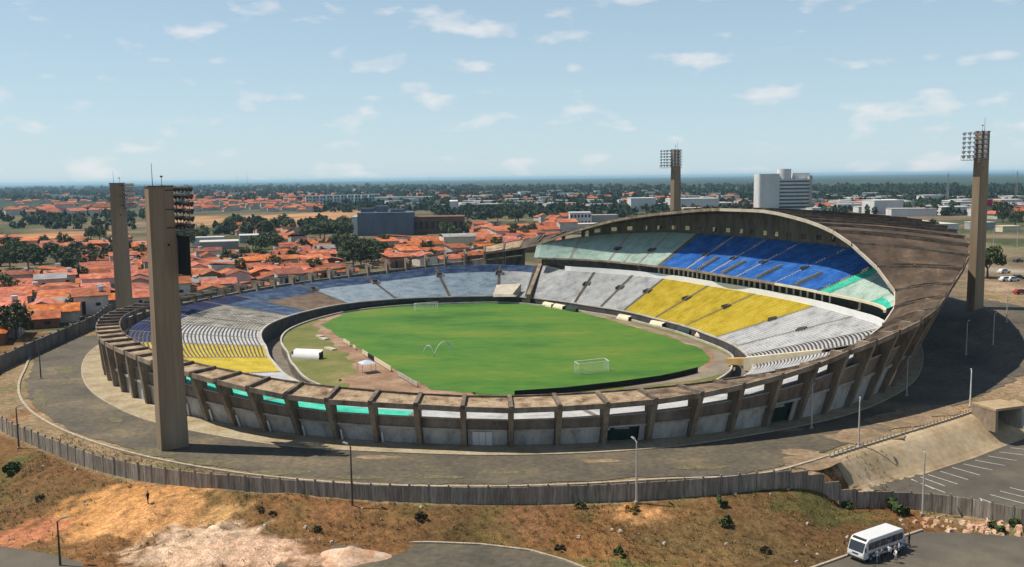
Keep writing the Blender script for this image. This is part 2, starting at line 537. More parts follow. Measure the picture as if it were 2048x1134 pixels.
M['house_wall'] = material('house_render', [(0.45, 0.41, 0.36), (0.66, 0.63, 0.58)], 0.4, fine=0.12, rand=0.25)
M['brick_wall'] = material('bare_brick_wall', [(0.20, 0.085, 0.05), (0.30, 0.14, 0.085)], 0.4, fine=0.2, rand=0.2)
M['opening'] = paint('house_opening', (0.035, 0.03, 0.028), 0.3)
M['leaf'] = material('tree_leaves', [(0.020, 0.036, 0.011), (0.048, 0.070, 0.020), (0.098, 0.112, 0.038)], 0.55, fine=0.3, fine_scale=2.0, rand=0.35, rough=0.8)
M['leaf_far'] = material('far_tree_leaves', [(0.018, 0.034, 0.016), (0.034, 0.056, 0.024), (0.065, 0.082, 0.036)], 0.05, fine=0.35, fine_scale=0.3)
M['bark'] = material('bark', [(0.07, 0.05, 0.035), (0.13, 0.10, 0.075)], 2)
M['bwhite'] = material('building_white', [(0.58, 0.58, 0.57), (0.74, 0.74, 0.73)], 0.08, stretch=(1, 1, 0.3), fine=0.06, fine_scale=0.6)
M['bblue'] = material('building_blue_grey', [(0.10, 0.12, 0.17), (0.15, 0.175, 0.235)], 0.15, stretch=(1, 1, 0.3), fine=0.12)
M['bbrick'] = material('building_brown_brick', [(0.15, 0.075, 0.045), (0.23, 0.12, 0.075)], 0.15, fine=0.2)
M['bgrey'] = material('building_grey', [(0.30, 0.29, 0.28), (0.42, 0.41, 0.39)], 0.12, fine=0.12, rand=0.2)
M['shed'] = material('shed_roof', [(0.50, 0.47, 0.44), (0.66, 0.62, 0.59)], 0.1, stretch=(1, 3, 1), fine=0.1, fine_scale=0.5)
M['glass'] = paint('dark_window_glass', (0.035, 0.045, 0.055), 0.2, rough=0.15, spec=0.5)
M['teal_wall'] = paint('pale_teal_wall', (0.42, 0.56, 0.58), 0.15)
M['red_sign'] = paint('red_cladding', (0.55, 0.02, 0.05), 0.15)
M['soil_pile'] = material('pale_sandy_soil', [(0.42, 0.20, 0.10), (0.58, 0.38, 0.25), (0.68, 0.52, 0.40)], 0.4, fine=0.25, fine_scale=2.5, bump=0.4)
M['dry_grass'] = material('dry_grass_blades', [(0.12, 0.085, 0.03), (0.22, 0.15, 0.055), (0.16, 0.15, 0.04)], 0.2, fine=0.3)
M['shrub'] = material('green_shrub', [(0.03, 0.055, 0.012), (0.07, 0.11, 0.025)], 1.0, fine=0.3)
M['water'] = paint('spray', (0.75, 0.8, 0.78), 0.1, rough=0.3)
M['goal'] = paint('goal_white', (0.75, 0.78, 0.74), 0.1)
M['rubber'] = paint('tyre_rubber', (0.02, 0.02, 0.02), 0.2)
M['car_white'] = paint('white_car_body', (0.72, 0.72, 0.72), 0.05, rough=0.3, spec=0.5)
M['car_dark'] = paint('dark_car_body', (0.03, 0.03, 0.035), 0.1, rough=0.3, spec=0.5)
M['car_red'] = paint('red_car_body', (0.35, 0.03, 0.03), 0.1, rough=0.3, spec=0.5)
M['headlamp'] = paint('headlamp_lens', (0.8, 0.8, 0.75), 0.05, rough=0.2)


def ground_material():
    m = bpy.data.materials.new('open_ground')
    m.use_nodes = True
    N, L = m.node_tree.nodes, m.node_tree.links
    bs = N['Principled BSDF']
    bs.inputs['Roughness'].default_value = 0.95
    bs.inputs['Specular IOR Level'].default_value = 0.1
    a = N.new('ShaderNodeVertexColor')
    a.layer_name = 'soil'
    g = N.new('ShaderNodeNewGeometry')
    out = a.outputs[0]
    for sc, amp, det in ((0.9, 0.48, 8), (4.5, 0.5, 5), (12.0, 0.3, 2), (0.10, 0.28, 6), (0.012, 0.25, 6)):
        n = N.new('ShaderNodeTexNoise')
        n.inputs['Scale'].default_value = sc
        n.inputs['Detail'].default_value = det
        n.inputs['Roughness'].default_value = 0.65
        L.new(g.outputs['Position'], n.inputs['Vector'])
        r = N.new('ShaderNodeMapRange')
        r.inputs['From Min'].default_value = 0.3
        r.inputs['From Max'].default_value = 0.7
        r.inputs['To Min'].default_value = 1 - amp
        r.inputs['To Max'].default_value = 1 + amp
        L.new(n.outputs['Fac'], r.inputs['Value'])
        s = N.new('ShaderNodeVectorMath')
        s.operation = 'SCALE'
        L.new(out, s.inputs[0])
        L.new(r.outputs[0], s.inputs['Scale'])
        out = s.outputs[0]
    L.new(out, bs.inputs['Base Color'])
    b = N.new('ShaderNodeBump')
    b.inputs['Strength'].default_value = 0.6
    b.inputs['Distance'].default_value = 0.25
    n = N.new('ShaderNodeTexNoise')
    n.inputs['Scale'].default_value = 1.7
    n.inputs['Detail'].default_value = 6
    L.new(g.outputs['Position'], n.inputs['Vector'])
    L.new(n.outputs['Fac'], b.inputs['Height'])
    L.new(b.outputs[0], bs.inputs['Normal'])
    return m


M['ground'] = ground_material()

# ================================================================== THE SETTING: ground, roads, field
road_out_R, _ = tables([(60, -101), (4.3, -109.6), (-39.5, -105), (-62, -96.2), (-77.1, -87.3), (-100.5, -64.9), (-111, -46.9), (-117.8, -27.2), (-122.3, -13.6), (-121, -2.5),
                        (-117, 12), (-114, 24), (-109, 42), (-99, 72), (-76, 112), (-20, 126), (80, 112), (112, 0), (104, -52)])
apron_R, _ = tables([(60, -84), (-2.3, -99), (-32.9, -95), (-54.8, -87.2), (-66.5, -79.9), (-78.3, -70.6), (-90.8, -55), (-98.9, -41.9), (-106.4, -20), (-107.2, 0), (-105, 20), (-97, 41.5),
                     (-80, 67), (-40, 97), (40, 97), (106, 0), (90, -52)])

# soil patches: (x0, y0, x1, y1 in the photograph, colour, strength, softness)
PATCH = [
    (60, 960, 420, 1075, (0.50, 0.25, 0.09), 1.0), (150, 1000, 480, 1100, (0.52, 0.27, 0.11), 0.9),
    (-40, 1040, 160, 1100, (0.42, 0.17, 0.085), 0.9), (230, 1060, 560, 1150, (0.60, 0.43, 0.30), 1.0), (330, 1085, 700, 1150, (0.58, 0.38, 0.26), 0.9),
    (380, 1010, 520, 1060, (0.44, 0.27, 0.11), 0.7), (1210, 1005, 1340, 1050, (0.48, 0.24, 0.10), 0.9),
    (1480, 965, 1800, 1060, (0.115, 0.105, 0.035), 0.95), (1180, 1020, 1560, 1134, (0.15, 0.105, 0.042), 0.5), (980, 1000, 1120, 1080, (0.20, 0.10, 0.05), 0.6), (620, 1010, 720, 1070, (0.22, 0.10, 0.045), 0.6),
    (1850, 1060, 2048, 1134, (0.13, 0.115, 0.05), 0.5), (1100, 1110, 1400, 1160, (0.11, 0.11, 0.035), 0.7), (0, 900, 60, 960, (0.13, 0.12, 0.04), 0.6),
    (0, 790, 60, 880, (0.22, 0.115, 0.06), 0.8), (1560, 905, 1700, 935, (0.34, 0.22, 0.11), 0.9), (1640, 850, 1800, 905, (0.30, 0.22, 0.12), 0.9), (1800, 790, 1990, 860, (0.38, 0.24, 0.13), 1.0),
    (1960, 590, 2060, 660, (0.28, 0.21, 0.14), 1.0), (1960, 690, 2060, 830, (0.30, 0.21, 0.13), 0.9), (1960, 556, 2060, 590, (0.33, 0.235, 0.15), 1.0), (1955, 520, 2060, 556, (0.32, 0.27, 0.20), 0.9), (1955, 470, 2060, 520, (0.17, 0.16, 0.085), 0.9),
    (370, 427, 720, 449, (0.44, 0.25, 0.11), 1.3), (560, 421, 745, 437, (0.46, 0.25, 0.12), 1.1), (-30, 463, 215, 478, (0.46, 0.22, 0.10), 1.3), (340, 428, 420, 446, (0.44, 0.24, 0.11), 1.0),
    (0, 425, 240, 460, (0.085, 0.092, 0.038), 1.0), (440, 452, 700, 478, (0.075, 0.082, 0.032), 1.0),
]
_P = []
for (x0, y0, x1, y1, c, st) in PATCH:
    a = at((x0 + x1) / 2, (y0 + y1) / 2)
    n_, f_ = at((x0 + x1) / 2, y1), at((x0 + x1) / 2, y0)
    _P.append((a[0], a[1], max(2.0, abs(x1 - x0) / 2 * a[1] / F), max(2.0, abs(f_[1] - n_[1]) / 2), np.array(c), st))


def soil(x, y):
    psi, R = to_polar(x, y)
    n1 = fbm(x, y, 0.045, 4)
    if y < 260:
        s = R - edge_R(psi)
        if s > 0.5 and psi < 2:
            c = np.array((0.165, 0.088, 0.036)) * (1 + 0.25 * n1) + np.array((0.02, -0.012, -0.008)) * n1
            g = sstep((fbm(x + 90, y, 0.11, 3) - 0.15) / 0.4) * 0.6
            c = c * (1 - g) + np.array((0.105, 0.085, 0.03)) * g
        else:
            c = np.array((0.23, 0.165, 0.095)) * (1 + 0.3 * n1)
            g = sstep((fbm(x + 50, y, 0.15, 3)) / 0.5) * 0.7
            c = c * (1 - g) + np.array((0.17, 0.16, 0.07)) * g
    else:
        t = sstep((y - 900) / 900)
        near = np.array((0.19, 0.14, 0.09)) * (1 + 0.3 * n1)
        g = sstep((fbm(x, y, 0.012, 4) + 0.25) / 0.5)
        near = near * (1 - g) + np.array((0.075, 0.085, 0.038)) * g
        far = np.array((0.038, 0.055, 0.030)) * (1 + 0.35 * fbm(x, y, 0.0016, 4))
        c = near * (1 - t) + far * t
    for (px, py, rx, ry, pc, st) in _P:
        dx, dy = (x - px) / rx, (y - py) / ry
        q = dx * dx + dy * dy
        if q < 2.6:
            w = st * (1.15 - q + 0.95 * fbm(x * 30 / max(rx, 8), y * 30 / max(ry, 8), 0.18, 3))
            w = sstep(w)
            c = c * (1 - w) + pc * w
    return c


def span(a, b, step):
    n = max(1, int(round(abs(b - a) / step)))
    return [a + (b - a) * i / n for i in range(n)]


xs = [-40000, -25000, -15000, -9000, -6000, -4000, -2800, -2000, -1500, -1150, -900] + span(-760, -260, 20) + span(-260, -110, 5) + span(-110, 130, 0.8) + span(130, 300, 6) + span(300, 760, 20) \
    + [760, 900, 1150, 1500, 2000, 2800, 4000, 6000, 9000, 15000, 25000, 40000]
ys = [-300, -60, 20, 60, 78] + span(84, 190, 0.7) + span(190, 330, 4) + span(330, 900, 14) + span(900, 1500, 30) + [1500, 1700, 2000, 2400, 2900, 3600, 4600, 6000, 8000, 11000, 16000, 24000, 40000]
nx, ny = len(xs), len(ys)
gv = np.zeros((ny, nx, 3), np.float32)
gc = np.ones((ny, nx, 4), np.float32)
for j, y in enumerate(ys):
    for i, x in enumerate(xs):
        if abs(x) < 800 and 60 < y < 1500:
            z = ground_z(x, y)
        else:
            z = 0.0 if y >= 60 else -4.2
        gv[j, i] = (x, y, z - 0.05)
        gc[j, i, :3] = soil(x, y) * ALB
idx = np.arange(nx * ny).reshape(ny, nx)
quads = np.stack([idx[:-1, :-1], idx[:-1, 1:], idx[1:, 1:], idx[1:, :-1]], -1).reshape(-1, 4)
me = bpy.data.meshes.new('ground')
me.vertices.add(nx * ny)
me.vertices.foreach_set('co', gv.ravel())
me.loops.add(quads.size)
me.loops.foreach_set('vertex_index', quads.ravel().astype(np.int32))
me.polygons.add(len(quads))
me.polygons.foreach_set('loop_start', np.arange(0, quads.size, 4, dtype=np.int32))
me.polygons.foreach_set('use_smooth', np.ones(len(quads), bool))
att = me.color_attributes.new('soil', 'FLOAT_COLOR', 'POINT')
att.data.foreach_set('color', gc.ravel())
me.materials.append(M['ground'])
me.update(calc_edges=True)
tag(link('ground', me), kind='structure')


def ring_strip(name, Ra, Rb, p0, p1, step, nr, off, mat, zfun=terrain, wob=0.0):
    mb = MB()
    n = max(1, int(round((p1 - p0) / step)))
    grid = []
    for i in range(n + 1):
        psi = p0 + (p1 - p0) * i / n
        a, b = Ra(psi), Rb(psi)
        if wob:
            b += wob * fbm(psi * 1.7, 5.0, 0.9, 3)
        row = []
        for k in range(nr + 1):
            p = PS(psi, a + (b - a) * k / nr)
            row.append((p[0], p[1], zfun(p[0], p[1]) + off))
        grid.append(row)
    for i in range(n):
        for k in range(nr):
            mb.face([grid[i][k], grid[i][k + 1], grid[i + 1][k + 1], grid[i + 1][k]])
    return tag(mb.build(name, mat), kind='structure')


flat0 = lambda x, y: terrain(x, y) if to_polar(x, y)[1] > base_R(to_polar(x, y)[0]) + 0.2 else max(hill(x, y), 0.0)
ring_strip('ring_road', apron_R, road_out_R, -118, 84, 1.0, 14, 0.03, M['asphalt'], wob=0.9)
ring_strip('apron_pavement', lambda p: base_R(p) - 3.0, lambda p: apron_R(p), -140, 84, 1.0, 4, 0.12, M['apron'], zfun=flat0)
# low kerbs along both edges of the ring road
for nm, fn, p0, p1, w, h in (('road_kerb', lambda p: road_out_R(p) + 1.1, -112, 4, 0.45, 0.22), ('apron_kerb', apron_R, -125, 60, 0.25, 0.17)):
    mb = MB()
    n = int((p1 - p0) / 0.75)
    for i in range(n):
        a, b = p0 + (p1 - p0) * i / n, p0 + (p1 - p0) * (i + 0.97) / n
        q = [PS(a, fn(a)), PS(a, fn(a) + w), PS(b, fn(b) + w), PS(b, fn(b))]
        zz = [terrain(*p[:2]) for p in q]
        mb.hexa([(p[0], p[1], z - 0.05) for p, z in zip(q, zz)], [(p[0], p[1], z + h) for p, z in zip(q, zz)])
    tag(mb.build(nm, M['kerb']), kind='structure')


def strip(name, A, B, nseg, nw, off, mat, kind='structure', zf=terrain):
    """sheet draped on the ground between two polylines given as world points"""
    def res(P):
        P = [np.array(p[:2]) for p in P]
        L_ = [0]
        for i in range(1, len(P)):
            L_.append(L_[-1] + np.linalg.norm(P[i] - P[i - 1]))
        out = []
        for k in range(nseg + 1):
            t = L_[-1] * k / nseg
            i = max(0, min(len(P) - 2, int(np.searchsorted(L_, t)) - 1))
            q = (t - L_[i]) / max(1e-6, L_[i + 1] - L_[i])
            out.append(P[i] * (1 - q) + P[i + 1] * q)
        return out
    a, b = res(A), res(B)
    mb = MB()
    g = [[(*(a[i] * (1 - k / nw) + b[i] * (k / nw)), 0) for k in range(nw + 1)] for i in range(nseg + 1)]
    g = [[(p[0], p[1], zf(p[0], p[1]) + off) for p in r] for r in g]
    for i in range(nseg):
        for k in range(nw):
            mb.face([g[i][k], g[i + 1][k], g[i + 1][k + 1], g[i][k + 1]])
    o = mb.build(name, mat)
    me = o.data
    # make every sheet face upwards
    if me.polygons[0].normal.z < 0:
        me.flip_normals()
    return tag(o, kind=kind)


low = lambda x, y: -4.2 if True else 0
# lower roads at the foot of the slope
def lowpts(px):
    return [at(x, y, -4.2) for x, y in px]


def midpts(px):
    return [at(x, y, -1.95) for x, y in px]


strip('lower_road', midpts([(520, 1112), (560, 1100), (640, 1092), (740, 1087), (860, 1086), (960, 1090), (1060, 1102), (1130, 1122), (1200, 1150)]),
      midpts([(470, 1260), (560, 1260), (640, 1255), (740, 1250), (860, 1250), (960, 1250), (1060, 1250), (1130, 1250), (1200, 1250)]), 60, 10, 0.0, M['asphalt'], zf=lambda x, y: -1.95)
strip('side_street', [at(x, y, -2.2) for x, y in [(-60, 1080), (0, 1092), (90, 1106), (170, 1126), (260, 1160), (330, 1200)]], [at(x, y, -2.2) for x, y in [(-60, 1260), (0, 1260), (90, 1260), (170, 1260), (260, 1260), (330, 1260)]], 40, 10, 0.0, M['asphalt_new'], zf=lambda x, y: -2.2)
def buspts(px):
    return [at(x, y, -3.05) for x, y in px]


strip('bus_street', buspts([(1560, 1160), (1650, 1128), (1750, 1092), (1840, 1064), (1930, 1066), (2060, 1075), (2200, 1085)]), buspts([(1560, 1250), (1650, 1250), (1750, 1250), (1840, 1250), (1930, 1250), (2060, 1250), (2200, 1250)]), 60, 10, 0.0, M['asphalt_new'], zf=lambda x, y: -3.05)
for nm, kz, pts in (('street_kerb', -1.95, [(770, 1087), (860, 1086), (960, 1090), (1060, 1102), (1130, 1122), (1180, 1142)]), ('street_kerb', -3.05, [(1560, 1160), (1650, 1128), (1750, 1092), (1845, 1061)])):
    P = [np.array(at(x, y, kz)) for x, y in pts]
    mb = MB()
    for a, b in zip(P[:-1], P[1:]):
        L_ = np.linalg.norm(b - a)
        n = max(1, int(L_ / 1.0))
        rz = math.atan2(b[1] - a[1], b[0] - a[0])
        for k in range(n):
            c = a + (b - a) * (k + 0.5) / n
            mb.box((c[0], c[1], kz), (L_ / n * 0.97, 0.3, 0.4), rz)
    tag(mb.build(nm, M['kerb']), kind='structure')

# car park below the embankment, with its painted bays
cp_top = [at(x, y, -4.2) for x, y in ((1690, 945), (1760, 951), (1850, 950), (1950, 918), (2060, 876), (2300, 800))]
cp_bot = [at(x, y, -4.2) for x, y in ((1735, 978), (1800, 990), (1900, 1008), (1980, 1020), (2080, 1036), (2400, 1075))]
strip('car_park', cp_top, cp_bot, 60, 14, 0.10, M['asphalt_new'], zf=lambda x, y: min(terrain(x, y), -4.0))
mb = MB()
for (x0, y0, x1, y1) in [(1800, 948, 1868, 978), (1828, 949, 1890, 972), (1853, 948, 1915, 968), (1876, 941, 1936, 959), (1898, 933, 1960, 950), (1918, 926, 1985, 940), (1938, 918, 2010, 931), (1958, 909, 2034, 921), (1978, 901, 2056, 911), (2000, 893, 2080, 902),
                         (1958, 996, 2020, 1018), (1980, 989, 2048, 1007), (2000, 982, 2066, 998), (2020, 975, 2080, 990), (1962, 998, 1975, 1040), (1800, 950, 1890, 985)]:
    a, b = np.array(at(x0, y0, -4.08)), np.array(at(x1, y1, -4.08))
    L_ = np.linalg.norm(b - a)
    if L_ > 30:
        continue
    mb.box(((a + b) / 2), (L_, 0.13, 0.012), math.atan2(b[1] - a[1], b[0] - a[0]))
tag(mb.build('painted_bay_lines', M['line']), kind='structure')

# embankment facing with its coping and its broken balustrade
emb_t = [PS(p, edge_R(p) + 0.1) for p in np.linspace(0.5, 27, 40)]
emb_b = [PS(p, edge_R(p) + slope_W(p) + 0.4) for p in np.linspace(0.5, 27, 40)]
strip('embankment', emb_t, emb_b, 80, 10, 0.06, M['embank'])
bal = thing('embankment_balustrade', 'low broken concrete balustrade along the top of the tan embankment', 'balustrade')
P = [np.array(PS(p, edge_R(p) - 0.2)) for p in np.linspace(0.5, 23, 46)]
for i, (a, b) in enumerate(zip(P[:-1], P[1:])):
    c = (a + b) / 2
    L_ = np.linalg.norm(b - a)
    rz = math.atan2(b[1] - a[1], b[0] - a[0])
    z = terrain(c[0], c[1])
    mb = MB()
    mb.box((c[0], c[1], z + 0.14), (L_, 0.34, 0.4), rz)
    mb.build('coping_block', M['kerb'], bal)
    if random.random() < 0.85:
        mb = MB()
        mb.box((a[0], a[1], z + 0.6), (0.16, 0.16, 0.62), rz)
        mb.build('baluster', M['kerb'], bal)

# ------------------------------------------------------------------ the field inside the stadium
def sheet(name, pts, z, mat, jag=0.0, per=1.2):
    out = []
    n = len(pts)
    for i in range(n):
        a, b = np.array(pts[i][:2]), np.array(pts[(i + 1) % n][:2])
        k = max(1, int(np.linalg.norm(b - a) / per))
        nrm = np.array([-(b - a)[1], (b - a)[0]]) / max(1e-6, np.linalg.norm(b - a))
        for q in range(k):
            p = a + (b - a) * q / k
            out.append(p + nrm * jag * fbm(p[0], p[1], 0.35, 3))
    me = bpy.data.meshes.new(name)
    bm = bmesh.new()
    vs = [bm.verts.new((p[0], p[1], z)) for p in out]
    f = bm.faces.new(vs)
    bmesh.ops.triangulate(bm, faces=[f])
    bm.normal_update()
    for f in bm.faces:
        if f.normal.z < 0:
            f.normal_flip()
    bm.to_mesh(me)
    bm.free()
    me.materials.append(mat)
    return tag(link(name, me), kind='structure')


field_R = lambda p: inner_R(p) - moat_W(p)
sheet('field_turf', [PS(p, field_R(p)) for p in range(-180, 180, 2)], 0.0, M['olive'])
sheet('dirt_patch', [S(*q) for q in ((62, -26), (44, -38), (20, -41), (-8, -41.5), (-28, -44), (-36, -50), (-44, -50), (-53, -42), (-61, -32), (-57, -29), (-44, -33), (-20, -34), (20, -33), (50, -28))], 0.03, M['red_dirt'], 1.8)
track_o = [S(*q) for q in ((67, -14), (66, 14), (60, 30), (46, 39.5), (22, 42.5), (0, 43.5), (-28, 42.0), (-52, 37), (-66, 28), (-70, 16), (-70, -2))]
track_i = [S(*q) for q in ((-62, 2), (-61, 16), (-56, 27), (-48, 32), (-40, 35), (0, 38.5), (30, 39), (52, 33), (60, 18), (62, 0))]
sheet('cinder_track', track_o + track_i, 0.035, M['cinder'], 0.5)
sheet('dirt_edge', [S(*q) for q in ((52, 36), (34, 41), (0, 41.6), (-28, 39.8), (-46, 36.6), (-57, 30), (-62, 22), (-58, 20), (-48, 28), (0, 36), (50, 32))], 0.05, M['red_dirt'], 0.6)
sheet('pitch_grass', [S(*q) for q in ((40, -36.5), (60, -24), (67, -8), (67, 10), (64, 24), (58, 34), (46, 38.2), (33, 40.6), (1.4, 40.2), (-26, 38.6), (-44, 36), (-54, 30.5), (-62, 21), (-67, 6), (-67.5, -12), (-64, -26), (-53, -36), (-30, -37), (8, -37))], 0.07, M['grass'], 0.9)
# faded pitch markings, barely there
mb = MB()
for (a, b) in (((-52.5, -34), (-52.5, 34)), ((-36, -20), (-36, 20)), ((-52.5, -20), (-36, -20)), ((0, -34), (0, 34))):
    pa, pb = np.array(S(*a, 0.085)), np.array(S(*b, 0.085))
    mb.box((pa + pb) / 2, (np.linalg.norm(pb - pa), 0.10, 0.008), math.atan2(pb[1] - pa[1], pb[0] - pa[0]))
M['faded_line'] = material('almost_gone_line', [(0.08, 0.19, 0.02), (0.16, 0.27, 0.07)], 0.1, fine=0.2)
tag(mb.build('pitch_markings', M['faded_line']), kind='structure')

# earth and weeds that have spread over the old asphalt
M['spill'] = material('spilt_earth', [(0.15, 0.11, 0.07), (0.25, 0.175, 0.105), (0.34, 0.245, 0.15)], 0.25, detail=8, fine=0.25, fine_scale=1.5)
M['weeds'] = material('road_weeds', [(0.09, 0.08, 0.045), (0.135, 0.115, 0.06), (0.19, 0.155, 0.085)], 0.5, detail=8, fine=0.3, fine_scale=2.0)
for nm, mt, spots in (('dirt_patch', 'spill', [(1625, 925, 60, 16), (1600, 905, 40, 7), (1560, 858, 55, 6), (1730, 872, 70, 16), (1800, 842, 70, 14), (1860, 822, 60, 12), (760, 915, 50, 4), (1200, 922, 40, 3)]),
                      ('weed_patch', 'weeds', [(130, 740, 22, 7), (135, 765, 16, 5), (232, 841, 18, 5), (300, 905, 60, 7), (420, 925, 50, 5), (560, 945, 60, 5), (720, 955, 60, 4), (80, 800, 14, 20), (1000, 945, 50, 3), (850, 935, 30, 3), (880, 955, 70, 4), (1400, 935, 60, 4)])):
    for (px, py, rx, ry) in spots:
        pts_ = []
        for k in range(22):
            a = 2 * math.pi * k / 22
            r_ = 1 + 0.35 * fbm(math.cos(a) * 2 + px, math.sin(a) * 2 + py, 0.8, 3)
            pts_.append(at(px + math.cos(a) * rx * r_, py + math.sin(a) * ry * r_, 0))
        sheet(nm, pts_, 0.05 + 0.006 * (len(bpy.data.objects) % 5), M[mt], 0.5, 0.5)

# ================================================================== THE STADIUM
stadium = thing('football_stadium', 'oval weathered concrete football stadium with one roofed stand and colour-painted terraces', 'stadium', S(0, 0))
SORG = Vector(S(0, 0))


def spart(mb, name, mats, parent=None, smooth=False):
    """a part of the stadium: its mesh is given in world coordinates"""
    o = mb.build(name, mats, parent or stadium, smooth)
    if parent is None:
        o.matrix_parent_inverse = Matrix.Translation(-SORG)
    else:
        o.matrix_parent_inverse = parent.matrix_parent_inverse.inverted() if False else Matrix.Identity(4)
    return o


# moat: field retaining wall, floor and the front wall of the stands
mb = MB()
for i in range(180):
    a, b = i * 2, i * 2 + 2
    fa, fb, ia, ib = field_R(a), field_R(b), inner_R(a), inner_R(b)
    mb.face([PS(a, fa, -2.4), PS(b, fb, -2.4), PS(b, fb, 0.0), PS(a, fa, 0.0)])
    mb.face([PS(a, fa, -2.4), PS(a, ia, -2.4), PS(b, ib, -2.4), PS(b, fb, -2.4)])
spart(mb, 'moat', M['aisle'])
mb, mc = MB(), MB()
for i in range(180):
    a, b = i * 2, i * 2 + 2
    R0a, R0b = inner_R(a), inner_R(b)
    ta, tb = front_Z(a) - 0.3, front_Z(b) - 0.3
    mb.hexa([PS(a, R0a, -2.4), PS(b, R0b, -2.4), PS(b, R0b + 0.4, -2.4), PS(a, R0a + 0.4, -2.4)], [PS(a, R0a, ta), PS(b, R0b, tb), PS(b, R0b + 0.4, tb), PS(a, R0a + 0.4, ta)])
    R0a, R0b = R0a - 0.15, R0b - 0.15
    mc.hexa([PS(a, R0a, ta + .004), PS(b, R0b, tb + .004), PS(b, R0b + 0.75, tb + .004), PS(a, R0a + 0.75, ta + .004)], [PS(a, R0a, ta + .3), PS(b, R0b, tb + .3), PS(b, R0b + 0.75, tb + .3), PS(a, R0a + 0.75, ta + .3)])
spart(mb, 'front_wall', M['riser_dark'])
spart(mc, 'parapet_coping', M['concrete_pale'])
mb = MB()
for i in range(180):
    a, b = i * 2, i * 2 + 2
    R0a, R0b = field_R(a), field_R(b)
    mb.hexa([PS(a, R0a - 0.2, 0.01), PS(b, R0b - 0.2, 0.01), PS(b, R0b + 0.25, 0.01), PS(a, R0a + 0.25, 0.01)], [PS(a, R0a - 0.2, 0.45), PS(b, R0b - 0.2, 0.45), PS(b, R0b + 0.25, 0.45), PS(a, R0a + 0.25, 0.45)])
spart(mb, 'moat_kerb', M['concrete_pale'])


def tier(psi0, psi1, f0, f1, lo, hi, rows, seat, riser=None, gap=0.45, label=None):
    """one block of stepped terrace between two aisles; lo/hi give (R, z) at an angle; f0..f1 the share of the rows it takes"""
    mb = MB()
    k0, k1 = int(round(f0 * rows)), int(round(f1 * rows))
    n = max(2, int(round(abs(psi1 - psi0) / 1.6)))
    for i in range(n):
        for (k) in range(k0, k1):
            pts = []
            for j in (i, i + 1):
                psi = psi0 + (psi1 - psi0) * j / n
                Ra, za = lo(psi)
                Rb, zb = hi(psi)
                dp = 0.0
                if j == 0:
                    dp = gap
                if j == n:
                    dp = -gap
                r0 = Ra + (Rb - Ra) * k / rows
                r1 = Ra + (Rb - Ra) * (k + 1) / rows
                z0 = za + (zb - za) * k / rows
                z1 = za + (zb - za) * (k + 1) / rows
                pp = psi + math.degrees(dp / max(30.0, r0))
                pts.append((PS(pp, r0, z0), PS(pp, r0, z1), PS(pp, r1, z1)))
            (a0, a1, a2), (b0, b1, b2) = pts
            mb.face([a0, b0, b1, a1], 1)
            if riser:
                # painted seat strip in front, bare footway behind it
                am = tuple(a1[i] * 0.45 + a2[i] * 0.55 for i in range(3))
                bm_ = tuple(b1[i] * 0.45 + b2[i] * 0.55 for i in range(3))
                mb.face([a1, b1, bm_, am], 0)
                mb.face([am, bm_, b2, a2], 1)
            else:
                mb.face([a1, b1, b2, a2], 0)
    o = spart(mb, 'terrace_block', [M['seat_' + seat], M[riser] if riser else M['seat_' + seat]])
    if label:
        o['label'] = label
    return o


def aisle(psi, lo, hi, rows, mat, w=0.55):
    """stair between two blocks: shallow half-steps"""
    mb = MB()
    Ra, za = lo(psi)
    Rb, zb = hi(psi)
    n = rows * 2
    for k in range(n):
        r0, r1 = Ra + (Rb - Ra) * k / n, Ra + (Rb - Ra) * (k + 1) / n
        z1 = za + (zb - za) * (k + 1) / n + 0.03
        z0 = z1 - (zb - za) / n
        d0, d1 = math.degrees(w / r0), math.degrees(w / r1)
        mb.face([PS(psi - d0, r0, z0), PS(psi + d0, r0, z0), PS(psi + d0, r0, z1), PS(psi - d0, r0, z1)])
        mb.face([PS(psi - d0, r0, z1), PS(psi + d0, r0, z1), PS(psi + d1, r1, z1), PS(psi - d1, r1, z1)])
    return spart(mb, 'aisle_stair', mat)


low_lo = lambda p: (inner_R(p) + 0.6, front_Z(p))
low_hi = lambda p: (mid_R(p), mid_Z(p))
up_lo = lambda p: (upf_R(p) + 0.3, UPZ)
up_hi = lambda p: (upb_R(p), upb_Z(p))
LR = 34
